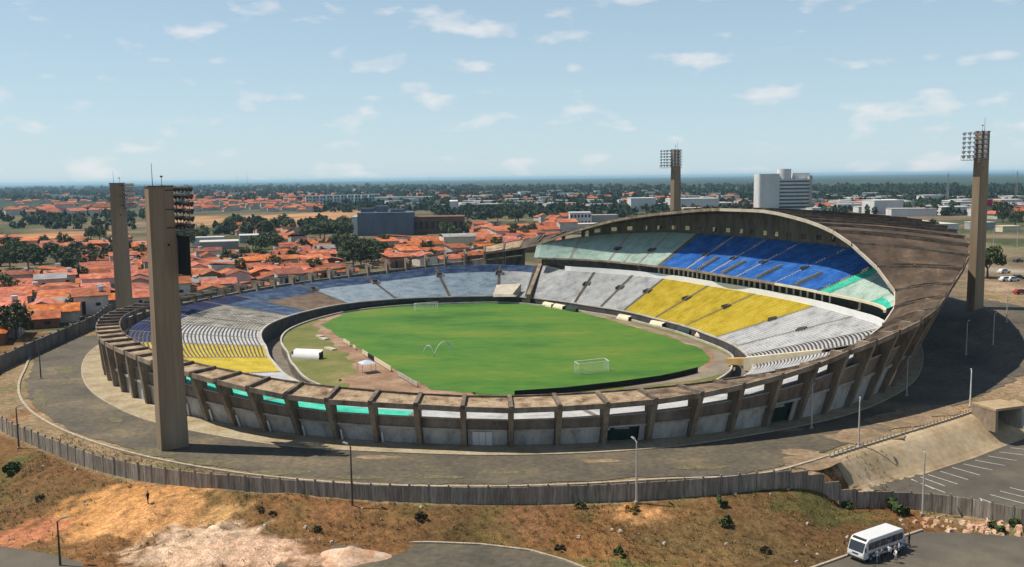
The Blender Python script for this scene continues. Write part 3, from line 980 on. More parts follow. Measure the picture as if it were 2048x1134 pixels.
# lower tier: (from, to, bands of (f0, f1, colour, riser))
W1 = [(0, 1, 'white', None)]
LOWER = [
    (127.8, 145, W1), (115, 127.8, W1), (103.4, 115, W1), (84, 103.4, [(0, 1, 'yellow', None)]), (66.7, 84, [(0, 1, 'yellow', None)]), (48.9, 66.7, [(0, 1, 'yellow', None)]),
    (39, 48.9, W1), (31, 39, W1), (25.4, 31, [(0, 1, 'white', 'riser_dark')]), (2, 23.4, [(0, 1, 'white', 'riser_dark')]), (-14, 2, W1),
    (-31, -14, W1), (-47, -31, [(0, 0.66, 'white', None), (0.66, 1, 'teal', None)]), (-63.4, -47, [(0, 0.66, 'white', None), (0.66, 1, 'teal', None)]),
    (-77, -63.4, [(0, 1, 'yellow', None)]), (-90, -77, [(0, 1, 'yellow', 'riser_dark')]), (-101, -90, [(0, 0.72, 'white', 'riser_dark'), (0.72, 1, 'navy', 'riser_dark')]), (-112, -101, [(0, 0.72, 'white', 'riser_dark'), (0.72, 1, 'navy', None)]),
    (-122, -112, [(0, 0.74, 'stained_grey', None), (0.74, 1, 'navy', None)]), (-137, -122, [(0, 0.74, 'stained_grey', None), (0.74, 1, 'navy', None)]),
    (-146, -137, [(0, 0.74, 'faded_blue', None), (0.74, 1, 'navy', None)]), (-161.5, -146, [(0, 0.55, 'brown', None), (0.55, 1, 'faded_blue', None)]),
    (-176, -161.5, [(0, 0.68, 'pale_blue', None), (0.68, 1, 'faded_blue', None)]), (-191, -176, [(0, 0.72, 'pale_blue', None), (0.72, 1, 'faded_blue', None)]),
    (-205, -191, [(0, 0.74, 'pale_blue', None), (0.74, 1, 'faded_blue', None)]), (-213.5, -205, [(0, 0.76, 'white', None), (0.76, 1, 'faded_blue', None)]),
]
NAMES = {'white': 'white', 'yellow': 'yellow', 'teal': 'turquoise', 'navy': 'navy blue', 'stained_grey': 'black-stained grey', 'faded_blue': 'faded blue', 'brown': 'bare brown', 'pale_blue': 'pale blue', 'blue': 'bright blue', 'pale_green': 'pale green'}
for (a, b, bands) in LOWER:
    for (f0, f1, c, rs) in bands:
        tier(a, b, f0, f1, low_lo, low_hi, LR, c, rs, label=f'{NAMES[c]} painted lower terrace block')
for p in sorted({q for t_ in LOWER for q in t_[:2]}):
    aisle(p, low_lo, low_hi, LR, M['aisle'], 0.62)
# upper tier
UR = 28
UPPER = [(136, 146.5, 'pale_green'), (124, 136, 'pale_green'), (113, 124, 'pale_green'), (105, 113, 'pale_green'), (94, 104.5, 'blue'), (83, 94, 'blue'), (72.5, 83, 'blue'), (60, 72.5, 'blue'), (48.2, 60, 'blue'),
         (45.0, 47.6, 'teal'), (37, 45.0, 'pale_green'), (31.5, 37, 'pale_green')]
for (a, b, c) in UPPER:
    if c == 'pale_green' and b <= 37:
        tier(a, b, 0, 0.3, up_lo, up_hi, UR, 'teal', label='turquoise strip at the front of the upper tier')
        tier(a, b, 0.3, 1, up_lo, up_hi, UR, c, label='pale green painted upper terrace block')
    elif (a, b) == (113, 124):
        tier(118.5, b, 0, 0.3, up_lo, up_hi, UR, c, gap=0.3, label='pale green painted upper terrace block')
        tier(a, 118.5, 0, 0.3, up_lo, up_hi, UR, c, gap=0.1, label='pale green painted upper terrace block')
        tier(a, b, 0.3, 1, up_lo, up_hi, UR, c, label='pale green painted upper terrace block')
    else:
        tier(a, b, 0, 1, up_lo, up_hi, UR, c, label=f'{NAMES[c]} painted upper terrace block')
for p in (136, 124, 113, 94, 83, 72.5, 60, 37):
    aisle(p, up_lo, up_hi, UR, M['aisle_pale'], 0.5)
for p in (104.7, 47.9):
    aisle(p, up_lo, up_hi, UR, M['aisle'], 0.95)
# half-height gangways with pale walls in the front of the blue seats
for p in (88.5, 77.5, 66, 54):
    mb = MB()
    for sgn in (-1, 1):
        Ra, za = up_lo(p)
        Rb, zb = up_hi(p)
        r1, z1 = Ra + (Rb - Ra) * 0.36, za + (zb - za) * 0.36
        d0, d1 = math.degrees(0.55 * sgn / Ra), math.degrees(0.55 * sgn / r1)
        e0, e1 = math.degrees((0.55 * sgn + 0.14) / Ra), math.degrees((0.55 * sgn + 0.14) / r1)
        mb.hexa([PS(p + d0, Ra, za), PS(p + e0, Ra, za), PS(p + e1, r1, z1), PS(p + d1, r1, z1)], [PS(p + d0, Ra, za + 0.95), PS(p + e0, Ra, za + 0.95), PS(p + e1, r1, z1 + 0.85), PS(p + d1, r1, z1 + 0.85)])
    spart(mb, 'gangway_wall', M['coping'])
    aisle(p, up_lo, lambda q: (up_lo(q)[0] + 0.36 * (up_hi(q)[0] - up_lo(q)[0]), UPZ + 0.36 * (up_hi(q)[1] - UPZ) + 0.08), 10, M['aisle'], 0.5)


def vomitory(psi, lo, hi, f, w=1.3, h=1.5, ln=3.4):
    """stair mouth in a terrace: two side walls, a back wall and the dark opening"""
    Ra, za = lo(psi)
    Rb, zb = hi(psi)
    r0 = Ra + (Rb - Ra) * f
    r1 = r0 + ln
    z0 = za + (zb - za) * f
    z1 = za + (zb - za) * (f + ln / (Rb - Ra))
    dg = lambda x, r: math.degrees(x / r)
    mb = MB()
    for s_ in (-1, 1):
        a, b = s_ * w, s_ * (w + 0.25)
        if s_ < 0:
            a, b = b, a
        mb.hexa([PS(psi + dg(a, r0), r0, z0 - 0.3), PS(psi + dg(b, r0), r0, z0 - 0.3), PS(psi + dg(b, r1), r1, z1 - 0.3), PS(psi + dg(a, r1), r1, z1 - 0.3)],
                [PS(psi + dg(a, r0), r0, z1 + h - 0.5), PS(psi + dg(b, r0), r0, z1 + h - 0.5), PS(psi + dg(b, r1), r1, z1 + h), PS(psi + dg(a, r1), r1, z1 + h)])
    mb.hexa([PS(psi - dg(w, r1), r1, z1 - 0.3), PS(psi + dg(w, r1), r1, z1 - 0.3), PS(psi + dg(w, r1), r1 + 0.25, z1 - 0.3), PS(psi - dg(w, r1), r1 + 0.25, z1 - 0.3)],
            [PS(psi - dg(w, r1), r1, z1 + h), PS(psi + dg(w, r1), r1, z1 + h), PS(psi + dg(w, r1), r1 + 0.25, z1 + h), PS(psi - dg(w, r1), r1 + 0.25, z1 + h)])
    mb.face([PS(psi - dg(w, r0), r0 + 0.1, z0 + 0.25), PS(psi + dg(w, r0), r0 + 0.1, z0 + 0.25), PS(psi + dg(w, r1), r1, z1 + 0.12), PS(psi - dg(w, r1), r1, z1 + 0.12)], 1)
    return spart(mb, 'stair_mouth', [M['aisle'], M['dark']])


for p in (127.8, 115, 103.4, 84, 66.7, 48.9, 39):
    vomitory(p, low_lo, low_hi, 0.52, h=0.5, ln=1.9, w=0.9)
for p in (-161.5, -176, -191, -205):
    vomitory(p, low_lo, low_hi, 0.62, h=0.9, ln=2.4, w=1.1)
for p in (124, 113, 94, 83, 72.5, 60):
    vomitory(p, up_lo, up_hi, 0.36, h=0.5, ln=1.6, w=0.9)

# main side: white parapet over the lower tier, pillars, windows band, front beam of the upper tier
PSI_W = [30 + (145 - 30) * i / 59 for i in range(60)]
for a, b in zip(PSI_W[:-1], PSI_W[1:]):
    if b > 138:
        break
    mb = MB()
    r0a, r0b = mid_R(a) - 0.1, mid_R(b) - 0.1
    mb.hexa([PS(a, r0a, 9.4), PS(b, r0b, 9.4), PS(b, r0b + 0.3, 9.4), PS(a, r0a + 0.3, 9.4)], [PS(a, r0a, 11.45), PS(b, r0b, 11.45), PS(b, r0b + 0.3, 11.45), PS(a, r0a + 0.3, 11.45)])
    spart(mb, 'white_parapet_panel', M['white_paint'])
mb = MB()
for a, b in zip(PSI_W[:-1], PSI_W[1:]):
    r0a, r0b = mid_R(a) + 0.2, mid_R(b) + 0.2
    mb.face([PS(a, r0a, 10.2), PS(b, r0b, 10.2), PS(b, r0b + 6.5, 10.2), PS(a, r0a + 6.5, 10.2)])
    mb.face([PS(a, r0a + 6.5, 10.2), PS(b, r0b + 6.5, 10.2), PS(b, r0b + 6.5, 13.7), PS(a, r0a + 6.5, 13.7)])
spart(mb, 'promenade', M['aisle'])
for a, b in zip(PSI_W[:-1], PSI_W[1:]):
    mb = MB()
    r0a, r0b = upf_R(a), upf_R(b)
    mb.hexa([PS(a, r0a - 0.25, 13.4), PS(b, r0b - 0.25, 13.4), PS(b, r0b + 0.35, 13.4), PS(a, r0a + 0.35, 13.4)], [PS(a, r0a - 0.25, 13.95), PS(b, r0b - 0.25, 13.95), PS(b, r0b + 0.35, 13.95), PS(a, r0a + 0.35, 13.95)])
    spart(mb, 'upper_front_beam', M['cream'] if b < 60 else M['concrete'])
for i, p in enumerate(np.linspace(46, 106, 31)):
    mb = MB()
    d = math.degrees(0.22 / 64)
    r = mid_R(p) + 0.55
    mb.hexa([PS(p - d, r, 10.2), PS(p + d, r, 10.2), PS(p + d, r + 0.4, 10.2), PS(p - d, r + 0.4, 10.2)], [PS(p - d, r, 13.39), PS(p + d, r, 13.39), PS(p + d, r + 0.4, 13.39), PS(p - d, r + 0.4, 13.39)])
    spart(mb, 'promenade_pillar', M['cream'])

# access wall across the terraces at the near right, and its twin at the far side
for (p, r0, r1, z0, z1, zb, w, mt, nm) in ((24.4, 73, 90, 1.7, 5.2, 2.0, 0.8, 'cream', 'access_wall'), (-214.6, 60, 88, 2.4, 9.6, 2.0, 0.6, 'concrete', 'access_wall')):
    mb = MB()
    d0, d1 = math.degrees(w / r0), math.degrees(w / r1)
    mb.hexa([PS(p - d0, r0, 0), PS(p + d0, r0, 0), PS(p + d1, r1, 0), PS(p - d1, r1, 0)], [PS(p - d0, r0, z0 + 1.0), PS(p + d0, r0, z0 + 1.0), PS(p + d1, r1, z1 + 1.2), PS(p - d1, r1, z1 + 1.2)])
    spart(mb, nm, M[mt])
mb = MB()
p = 25.6
mb.hexa([PS(p - .6, 68, 0.6), PS(p + .6, 68, 0.6), PS(p + .6, 77, 0.6), PS(p - .6, 77, 0.6)], [PS(p - .6, 68, 1.7), PS(p + .6, 68, 1.7), PS(p + .6, 77, 2.9), PS(p - .6, 77, 2.9)])
spart(mb, 'moat_bridge', paint('ochre_paint', (0.62, 0.40, 0.16), 0.2))
mb = MB()
p = -205.5
mb.hexa([PS(p - 5, 61, 2.4), PS(p + 2, 61, 2.4), PS(p + 1, 68, 2.4), PS(p - 6, 68, 2.4)], [PS(p - 4, 61.6, 3.2), PS(p + 2, 61.6, 3.2), PS(p + 1, 68, 5.6), PS(p - 6, 68, 6.0)])
spart(mb, 'access_block', M['coping'])

# ------------------------------------------------------------------ the ring of frames: column, rib, roof slab, walls, bay by bay
NB = 90
PSI0 = -21.8


def wallpt(psi, t, out=0.0):
    """point of the outer wall line between base and rim"""
    zr = rim_Z(psi)
    Rb, Rr = base_R(psi) + 0.1, rim_R(psi) - 1.3
    g = hill(*PS(psi, Rb)[:2])
    return PS(psi, Rb + (Rr - Rb) * t + out, g + (zr - g) * t)


def wall_piece(a, b, t0, t1, out, thick, name, mat):
    mb = MB()
    mb.hexa([wallpt(a, t0, out - thick), wallpt(a, t0, out), wallpt(b, t0, out), wallpt(b, t0, out - thick)],
            [wallpt(a, t1, out - thick), wallpt(a, t1, out), wallpt(b, t1, out), wallpt(b, t1, out - thick)])
    return spart(mb, name, mat)


for k in range(NB):
    p = PSI0 + 4 * k
    q = p + 4
    pm = (p + q) / 2
    n180 = (pm + 180) % 360 - 180
    main = 24 < n180 < 152
    outside_seen = -105 < n180 < 66
    Rb, Rr, zr = base_R(p), rim_R(p), rim_Z(p)
    Rl, zl = lip_R(p), lip_Z(p)
    g = hill(*PS(p, Rb)[:2])
    # column: a tapering blade, leaning out
    mb = MB()
    w0, w1 = math.degrees(0.36 / Rb), math.degrees(0.42 / Rr)
    wtop = min(3.4, 0.36 * (Rr - Rl) + 0.8)
    mb.hexa([PS(p - w0, Rb - 0.4, g - 0.2), PS(p + w0, Rb - 0.4, g - 0.2), PS(p + w0, Rb + 0.9, g - 0.2), PS(p - w0, Rb + 0.9, g - 0.2)],
            [PS(p - w1, Rr - wtop, zr - 0.15), PS(p + w1, Rr - wtop, zr - 0.15), PS(p + w1, Rr + 0.1, zr - 0.15), PS(p - w1, Rr + 0.1, zr - 0.15)])
    spart(mb, 'column', M['concrete'])
    # rib over the slab
    rh = 0.7 if main else 0.5
    mb = MB()
    wl_ = math.degrees(0.32 / Rl)
    wr_ = math.degrees(0.32 / Rr)
    mb.hexa([PS(p - wl_, Rl - 0.1, zl - 0.75), PS(p + wl_, Rl - 0.1, zl - 0.75), PS(p + wr_, Rr + 0.25, zr - 0.14), PS(p - wr_, Rr + 0.25, zr - 0.14)],
            [PS(p - wl_, Rl - 0.1, zl + rh), PS(p + wl_, Rl - 0.1, zl + rh), PS(p + wr_, Rr + 0.25, zr + rh), PS(p - wr_, Rr + 0.25, zr + rh)])
    spart(mb, 'roof_rib', M['rib'])
    # slab between two ribs
    mb = MB()
    RlB, zlB, RrB, zrB = lip_R(q), lip_Z(q), rim_R(q), rim_Z(q)
    e = 0.36
    nr = 4 if main else 1
    dz = (-0.15 + 0.45 * random.random()) if main else (-0.05 + 0.10 * random.random())
    for j in range(nr):
        t0, t1 = j / nr, (j + 1) / nr

        def rp_(psi, R0, R1, z0, z1, t, lift, side):
            R = R0 + (R1 - R0) * t
            sag = (0.9 * math.sin(math.pi * t) if main else 0.0)
            return PS(psi + side * math.degrees(e / R), R, z0 + (z1 - z0) * t + lift + sag * 0.5)
        da, db = (dz + 0.45, dz - 0.25) if main else (dz, dz)
        A = [rp_(p, Rl, Rr, zl, zr, t0, da, 1), rp_(q, RlB, RrB, zlB, zrB, t0, db, -1), rp_(q, RlB, RrB, zlB, zrB, t1, db, -1), rp_(p, Rl, Rr, zl, zr, t1, da, 1)]
        B = [(x, y, z - 0.4) for x, y, z in A]
        mb.hexa(B, A)
    open_frame = n180 > 158 or n180 < -92
    if not open_frame:
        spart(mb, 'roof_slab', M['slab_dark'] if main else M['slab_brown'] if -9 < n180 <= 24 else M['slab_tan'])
    # pale coping on the lip, upstand on the rim
    mb = MB()
    c0 = 0.28
    mb.hexa([PS(p, Rl - c0, zl - 0.5), PS(q, RlB - c0, zlB - 0.5), PS(q, RlB - 0.004, zlB - 0.5), PS(p, Rl - 0.004, zl - 0.5)],
            [PS(p, Rl - c0, zl + 0.3), PS(q, RlB - c0, zlB + 0.3), PS(q, RlB - 0.004, zlB + 0.3), PS(p, Rl - 0.004, zl + 0.3)])
    if not open_frame or n180 > -140 and n180 < -92:
        spart(mb, 'lip_coping', M['coping'] if main and n180 < 84 else M['concrete'] if main else M['rib'])
    mb = MB()
    dg = math.degrees(0.34 / Rr)
    mb.hexa([PS(p + dg, Rr + 0.01, zr - 0.55), PS(q - dg, RrB + 0.01, zrB - 0.55), PS(q - dg, RrB + 0.22, zrB - 0.55), PS(p + dg, Rr + 0.22, zr - 0.55)][::-1],
            [PS(p + dg, Rr + 0.01, zr + 0.28), PS(q - dg, RrB + 0.01, zrB + 0.28), PS(q - dg, RrB + 0.22, zrB + 0.28), PS(p + dg, Rr + 0.22, zr + 0.28)][::-1])
    spart(mb, 'rim_beam', M['concrete'] if not main else M['rib'])
    # outer walls
    a, b = p + math.degrees(0.5 / Rb), q - math.degrees(0.5 / Rb)
    gate = k in (2, 6)
    door = k == 89
    if outside_seen or not main:
        if zr < 16:
            top = 0.66 if outside_seen else 0.72
            if outside_seen:
                if gate:
                    g_o = wall_piece(a + 0.15, b - 0.5, 0.0, 0.372, -0.9, 0.2, 'gate', M['green_gate'])
                    wall_piece(b - 0.48, b, 0.0, 0.38, -0.15, 0.3, 'lower_wall_panel', M['wall_white'])
                else:
                    wall_piece(a, b, 0.0, 0.38, -0.15, 0.3, 'lower_wall_panel', M['wall_white'])
                wall_piece(a, b, 0.38, 0.425, 0.24, 0.5, 'string_beam', M['concrete_pale'])
            wall_piece(a, b, 0.425, top, -0.05, 0.3, 'upper_wall_panel', M['wall_grey'])
            wall_piece(a, b, top, top + 0.02, 0.02, 0.4, 'wall_coping', M['concrete_pale'])
        else:
            wall_piece(a, b, 0.0, 0.2, -0.15, 0.3, 'lower_wall_panel', M['wall_white'])
            for (t0, t1) in ((0.22, 0.42), (0.46, 0.66), (0.70, 0.82)):
                wall_piece(a, b, t0, t1, -0.05, 0.3, 'upper_wall_panel', M['wall_grey'])
                wall_piece(a, b, t1 + 0.003, t1 + 0.022, 0.2, 0.5, 'string_beam', M['concrete'])
    if main and zr >= 16 and not outside_seen:
        pass
    if main and zr >= 15:
        # back wall of the upper tier, with an opening in every bay
        tz = lambda dzz: (upb_Z(pm) + dzz - hill(*PS(pm, Rb)[:2])) / (zr - hill(*PS(pm, Rb)[:2]))
        Rup = upb_R(pm)

        def bw(psi0, psi1, z0, z1):
            m_ = MB()
            m_.hexa([PS(psi0, upb_R(psi0), upb_Z(psi0) + z0), PS(psi1, upb_R(psi1), upb_Z(psi1) + z0), PS(psi1, upb_R(psi1) + 0.3, upb_Z(psi1) + z0), PS(psi0, upb_R(psi0) + 0.3, upb_Z(psi0) + z0)],
                    [PS(psi0, upb_R(psi0), upb_Z(psi0) + z1), PS(psi1, upb_R(psi1), upb_Z(psi1) + z1), PS(psi1, upb_R(psi1) + 0.3, upb_Z(psi1) + z1), PS(psi0, upb_R(psi0) + 0.3, upb_Z(psi0) + z1)])
            return m_
        _t = (upb_R(pm) - lip_R(pm)) / (rim_R(pm) - lip_R(pm))
        room = lip_Z(pm) + (rim_Z(pm) - lip_Z(pm)) * _t - upb_Z(pm) - 0.15
        hole0, hole1 = 1.0, 2.3
        if room > 2.6:
            m_ = bw(p, q, -0.5, hole0)
            for mm in (bw(p, p + 1.3, hole0, hole1), bw(q - 1.3, q, hole0, hole1), bw(p, q, hole1, room)):
                o_ = len(m_.v)
                m_.v += mm.v
                m_.f += [tuple(i + o_ for i in f_) for f_ in mm.f]
                m_.m += mm.m
            spart(m_, 'back_wall_panel', M['wall_grey'])
    if door:
        m_ = MB()
        for j in range(3):
            aa, bb = a + (b - a) * (0.12 + 0.17 * j), a + (b - a) * (0.12 + 0.17 * (j + 0.94))
            m_.hexa([wallpt(aa, 0.0, -0.14), wallpt(bb, 0.0, -0.14), wallpt(bb, 0, 0.05), wallpt(aa, 0, 0.05)][::-1], [wallpt(aa, 0.36, -0.14), wallpt(bb, 0.36, -0.14), wallpt(bb, 0.36, 0.05), wallpt(aa, 0.36, 0.05)][::-1])
        spart(m_, 'door', M['white_paint'])['label'] = 'white panelled double door in the curved outer wall'

# white service pipes at the feet of the left bays, sign lettering over the two dark gates
for k in range(80, 88):
    p = PSI0 + 4 * k - 360 + 0.55
    mb = MB()
    mb.tube(wallpt(p, 0.0, 0.25), wallpt(p, 0.26, 0.25), 0.17, n=7)
    spart(mb, 'service_pipe', M['white_paint'])


def text_mesh(name, body, size, mat, depth=0.03):
    cu = bpy.data.curves.new(name, 'FONT')
    cu.body = body
    cu.size = size
    cu.extrude = depth
    cu.align_x = 'CENTER'
    tmp = bpy.data.objects.new(name, cu)
    COL.objects.link(tmp)
    me = bpy.data.meshes.new_from_object(tmp.evaluated_get(bpy.context.evaluated_depsgraph_get()))
    bpy.data.objects.remove(tmp)
    bpy.data.curves.remove(cu)
    me.materials.clear()
    me.materials.append(mat)
    return me


for k in (2, 6):
    p = PSI0 + 4 * k + 1.75
    c = Vector(wallpt(p, 0.29, -0.72))
    l_, r_ = Vector(wallpt(p - 1, 0.29, -0.72)), Vector(wallpt(p + 1, 0.29, -0.72))
    xd = (r_ - l_).normalized()
    zd = Vector((0, 0, 1))
    yd = zd.cross(xd)
    o = link('gate_lettering', text_mesh('gate_lettering', 'PARA\u00cdBA', 0.62, M['white_paint']), stadium)
    o.matrix_parent_inverse = Matrix.Translation(-SORG)
    o.matrix_world = Matrix(((xd.x, yd.x * 0 + 0, -yd.x, c.x), (xd.y, 0, -yd.y, c.y), (xd.z, 1, -yd.z, c.z), (0, 0, 0, 1)))
    mb = MB()
    cc = c - xd * 2.1 + Vector((0, 0, 0.22))
    mb.tube(cc - yd * 0.03, cc + yd * 0.03, 0.26, n=14)
    spart(mb, 'gate_emblem', M['white_paint'])

# ================================================================== FLOODLIGHT TOWERS
c16, s16 = math.cos(math.radians(16)), math.sin(math.radians(16))


def flood_tower(label, u, v, gz, top, n_uv, far=False, RW=10.2):
    n = U * n_uv[0] + V * n_uv[1]
    rz = math.atan2(n[1], n[0])                     # local +x looks at the field
    x, y, _ = S(u, v)
    t = thing('floodlight_tower', label, 'floodlight tower', (x, y, gz), rz, 'floodlight towers around the stadium')
    h = top - gz
    mb = MB()
    mb.hexa([(-2.15, -1.05, -0.5), (2.15, -1.05, -0.5), (2.15, 1.05, -0.5), (-2.15, 1.05, -0.5)], [(-1.85, -0.85, h), (1.85, -0.85, h), (1.85, 0.85, h), (-1.85, 0.85, h)])
    mb.build('shaft', M['tower'], t)
    mb = MB()
    mb.box((0, 0, h + 0.12), (3.9, 1.9, 0.22))
    mb.build('cap', M['rib'], t)
    mb = MB()
    for k in range(3):
        mb.tube((0.75, -0.9, h - 8.8 - 3.1 * k), (0.75, -0.78, h - 8.8 - 3.1 * k), 0.22, n=8)
        mb.tube((0.75, 0.9, h - 8.8 - 3.1 * k), (0.75, 0.78, h - 8.8 - 3.1 * k), 0.22, n=8)
    mb.build('vent_hole', M['dark'], t)
    mb = MB()
    mb.tube((-0.9, 0, h + 0.2), (-0.9, 0, h + 3.6), 0.06, 0.03, n=6)
    mb.build('lightning_rod', M['steel_dark'], t)
    mb = MB()
    mb.tube((0.6, 0.3, h + 0.2), (0.6, 0.3, h + 1.5), 0.04, n=6)
    mb.box((0.6, 0.3, h + 1.6), (0.3, 0.3, 0.25))
    mb.build('beacon', M['steel_dark'], t)
    rows, cols, W, H0 = 6, (7 if RW > 8 else 5), RW, 6.6
    mb = MB()
    for r in range(rows):
        z = h - 0.2 - r * (H0 - 1.0) / (rows - 1)
        mb.tube((2.6, -W / 2, z), (2.6, W / 2, z), 0.055, n=5)
    for c in range(5):
        y_ = -W / 2 + W * c / 4
        mb.tube((2.6, y_, h + 0.1), (2.6, y_, h - H0), 0.06, n=5)
    for z in (h - 0.5, h - 3.4, h - 6.2):
        for y_ in (-0.75, 0.75):
            mb.tube((0.6, y_ * 1.2, z), (2.65, y_ * 1.2, z), 0.09, n=5)
    mb.build('lamp_rack', M['steel_dark'], t)
    lm = MB()
    lm.tube((0, 0, 0), (0.55, 0, -0.2), 0.2, 0.46, n=8, mi=0)
    lm.tube((0.55, 0, -0.2), (0.6, 0, -0.22), 0.46, 0.43, n=8, mi=1)
    lmesh = lm.mesh('lamp', [M['steel_dark'], M['lampglass']])
    for r in range(rows):
        for c in range(cols):
            o = link('lamp', lmesh, t)
            o.location = (2.72, -W / 2 + 0.45 + (W - 0.9) * c / (cols - 1), h - 0.2 - r * (H0 - 1.0) / (rows - 1))
    # maintenance platform and the dark screen below the rack
    mb = MB()
    mb.box((2.9, 0, h - H0 - 0.25), (1.4, W, 0.12))
    for y_ in np.linspace(-W / 2, W / 2, 9):
        mb.tube((3.55, y_, h - H0 - 0.2), (3.55, y_, h - H0 + 0.9), 0.04, n=4)
    mb.tube((3.55, -W / 2, h - H0 + 0.9), (3.55, W / 2, h - H0 + 0.9), 0.05, n=4)
    mb.build('platform', M['steel_dark'], t)
    if not far:
        mb = MB()
        mb.box((2.75, 0.2, h - H0 - 3.9), (0.5, 7.4, 6.0))
        mb.build('dark_screen', M['black_board'], t)
    return t


flood_tower('tallest-looking concrete floodlight tower rising from the road at the front left', -72, -85.8, 0, 40.7, (s16, c16))
flood_tower('concrete floodlight tower behind the left rim, partly hidden by the nearest one', 62, -88.0, 0, 41.2, (-s16, c16), True)
flood_tower('concrete floodlight tower at the right end of the roof with a sunlit edge', -61.7, 105.4, 7.6, 51.2, (-0.17, -0.985), True, 6.4)
flood_tower('slim floodlight tower standing behind the roofed stand', 80.4, 113, 5.0, 51.4, (-s16, -c16), True)

# ================================================================== PERIMETER WALL of precast panels
pw = thing('perimeter_wall', 'long grey precast concrete panel wall curving around the stadium road', 'wall')
pline = [(-6, -120), (-30, -115.5), (-48.1, -111.5), (-66.1, -103.3), (-80.5, -96.4), (-92.4, -87.2), (-101.4, -76), (-108.8, -66.8), (-117.4, -52.4), (-122.1, -41.3), (-125.4, -32.1), (-128.4, -19.5), (-129.6, -9.5), (-131.2, -1), (-134.5, 6), (-139.5, 9.5), (-146, 12.5), (-154, 16)]
pts = [np.array(S(*q)[:2]) for q in pline]
seg = [0]
for i in range(1, len(pts)):
    seg.append(seg[-1] + np.linalg.norm(pts[i] - pts[i - 1]))


def along(d):
    i = max(0, min(len(pts) - 2, int(np.searchsorted(seg, d)) - 1))
    q = (d - seg[i]) / (seg[i + 1] - seg[i])
    # gentle smoothing of the corners
    return pts[i] * (1 - q) + pts[i + 1] * q


def wall_base(d):
    w = [along(max(0, min(seg[-1], d + e))) for e in (-6, -3, 0, 3, 6)]
    return sum(w) / 5


step = 2.55
nP = int(seg[-1] / step)
for i in range(nP):
    a, b = wall_base(i * step), wall_base((i + 1) * step)
    za, zb = terrain(*a), terrain(*b)
    z = (za + zb) / 2
    c = (a + b) / 2
    L_ = np.linalg.norm(b - a)
    rz = math.atan2(b[1] - a[1], b[0] - a[0]) + random.uniform(-0.012, 0.012)
    hh = 2.35 + random.uniform(-0.05, 0.05)
    mb = MB()
    # each panel is five narrow upright boards cast together, with recessed joints
    for j in range(5):
        x0 = -L_ / 2 + 0.1 + (L_ - 0.2) * j / 5
        x1 = -L_ / 2 + 0.1 + (L_ - 0.2) * (j + 0.93) / 5
        mb.box(((x0 + x1) / 2, random.uniform(-0.012, 0.012), hh / 2 - 0.15), (x1 - x0, 0.12, hh + 0.3 - random.uniform(0, 0.07)))
    mb.box((0, 0, hh / 2 - 0.2), (L_ - 0.2, 0.06, hh))
    o = mb.build('panel', M['pwall'], pw)
    o.location = (c[0], c[1], z - 0.05)
    o.rotation_euler = (random.uniform(-0.02, 0.02), 0, rz)
    mb = MB()
    mb.box((0, 0, hh / 2 + 0.0), (0.2, 0.24, hh + 0.5))
    o = mb.build('post', M['ppost'], pw)
    o.location = (a[0], a[1], za)
    o.rotation_euler = (0, 0, rz)

# dark boundary wall between the road and the houses on the left
lw = thing('boundary_wall', 'tall grimy masonry wall between the stadium road and the red-roofed houses', 'wall')
lp = [np.array(S(*q)[:2]) for q in ((-20, -121), (8, -116.5), (33, -108), (52, -101.5), (67, -96.5), (92, -92), (125, -78))]
for i, (a, b) in enumerate(zip(lp[:-1], lp[1:])):
    L_ = np.linalg.norm(b - a)
    n = max(2, int(L_ / 4.5))
    rz = math.atan2(b[1] - a[1], b[0] - a[0])
    for k in range(n):
        c = a + (b - a) * (k + 0.5) / n
        mb = MB()
        mb.box((0, 0, 1.6), (L_ / n - 0.03, 0.25, 3.5 + random.uniform(-0.2, 0.2)))
        o = mb.build('wall_bay', M['lwall'], lw)
        o.location = (c[0], c[1], 0)
        o.rotation_euler = (0, 0, rz)
        mb = MB()
        mb.box((0, 0, 1.8), (0.4, 0.45, 4.0))
        o = mb.build('pier', M['lwall'], lw)
        o.location = (*(a + (b - a) * k / n), 0)
        o.rotation_euler = (0, 0, rz)

# ================================================================== LAMP POSTS
def lamp_post(label, px, py, h, mat, arm=0.0, z=None):
    x, y, zz = at(px, py, z)
    t = thing('lamp_post', label, 'lamp post', (x, y, zz), arm, 'lamp posts around the stadium')
    mb = MB()
    mb.tube((0, 0, -0.3), (0, 0, h), 0.15, 0.085, n=8)
    mb.build('pole', mat, t)
    mb = MB()
    mb.tube((0, 0, h - 0.05), (0.55, 0, h + 0.28), 0.05, n=6)
    mb.build('arm', mat, t)
    mb = MB()
    mb.hexa([(0.4, -0.14, h + 0.2), (1.2, -0.16, h + 0.34), (1.2, 0.16, h + 0.34), (0.4, 0.14, h + 0.2)], [(0.45, -0.1, h + 0.36), (1.15, -0.11, h + 0.46), (1.15, 0.11, h + 0.46), (0.45, 0.1, h + 0.36)])
    mb.build('lamp_head', M['steel'], t)
    mb = MB()
    mb.box((0, 0, 0.1), (0.5, 0.5, 0.35))
    mb.build('footing', M['kerb'], t)
    return t


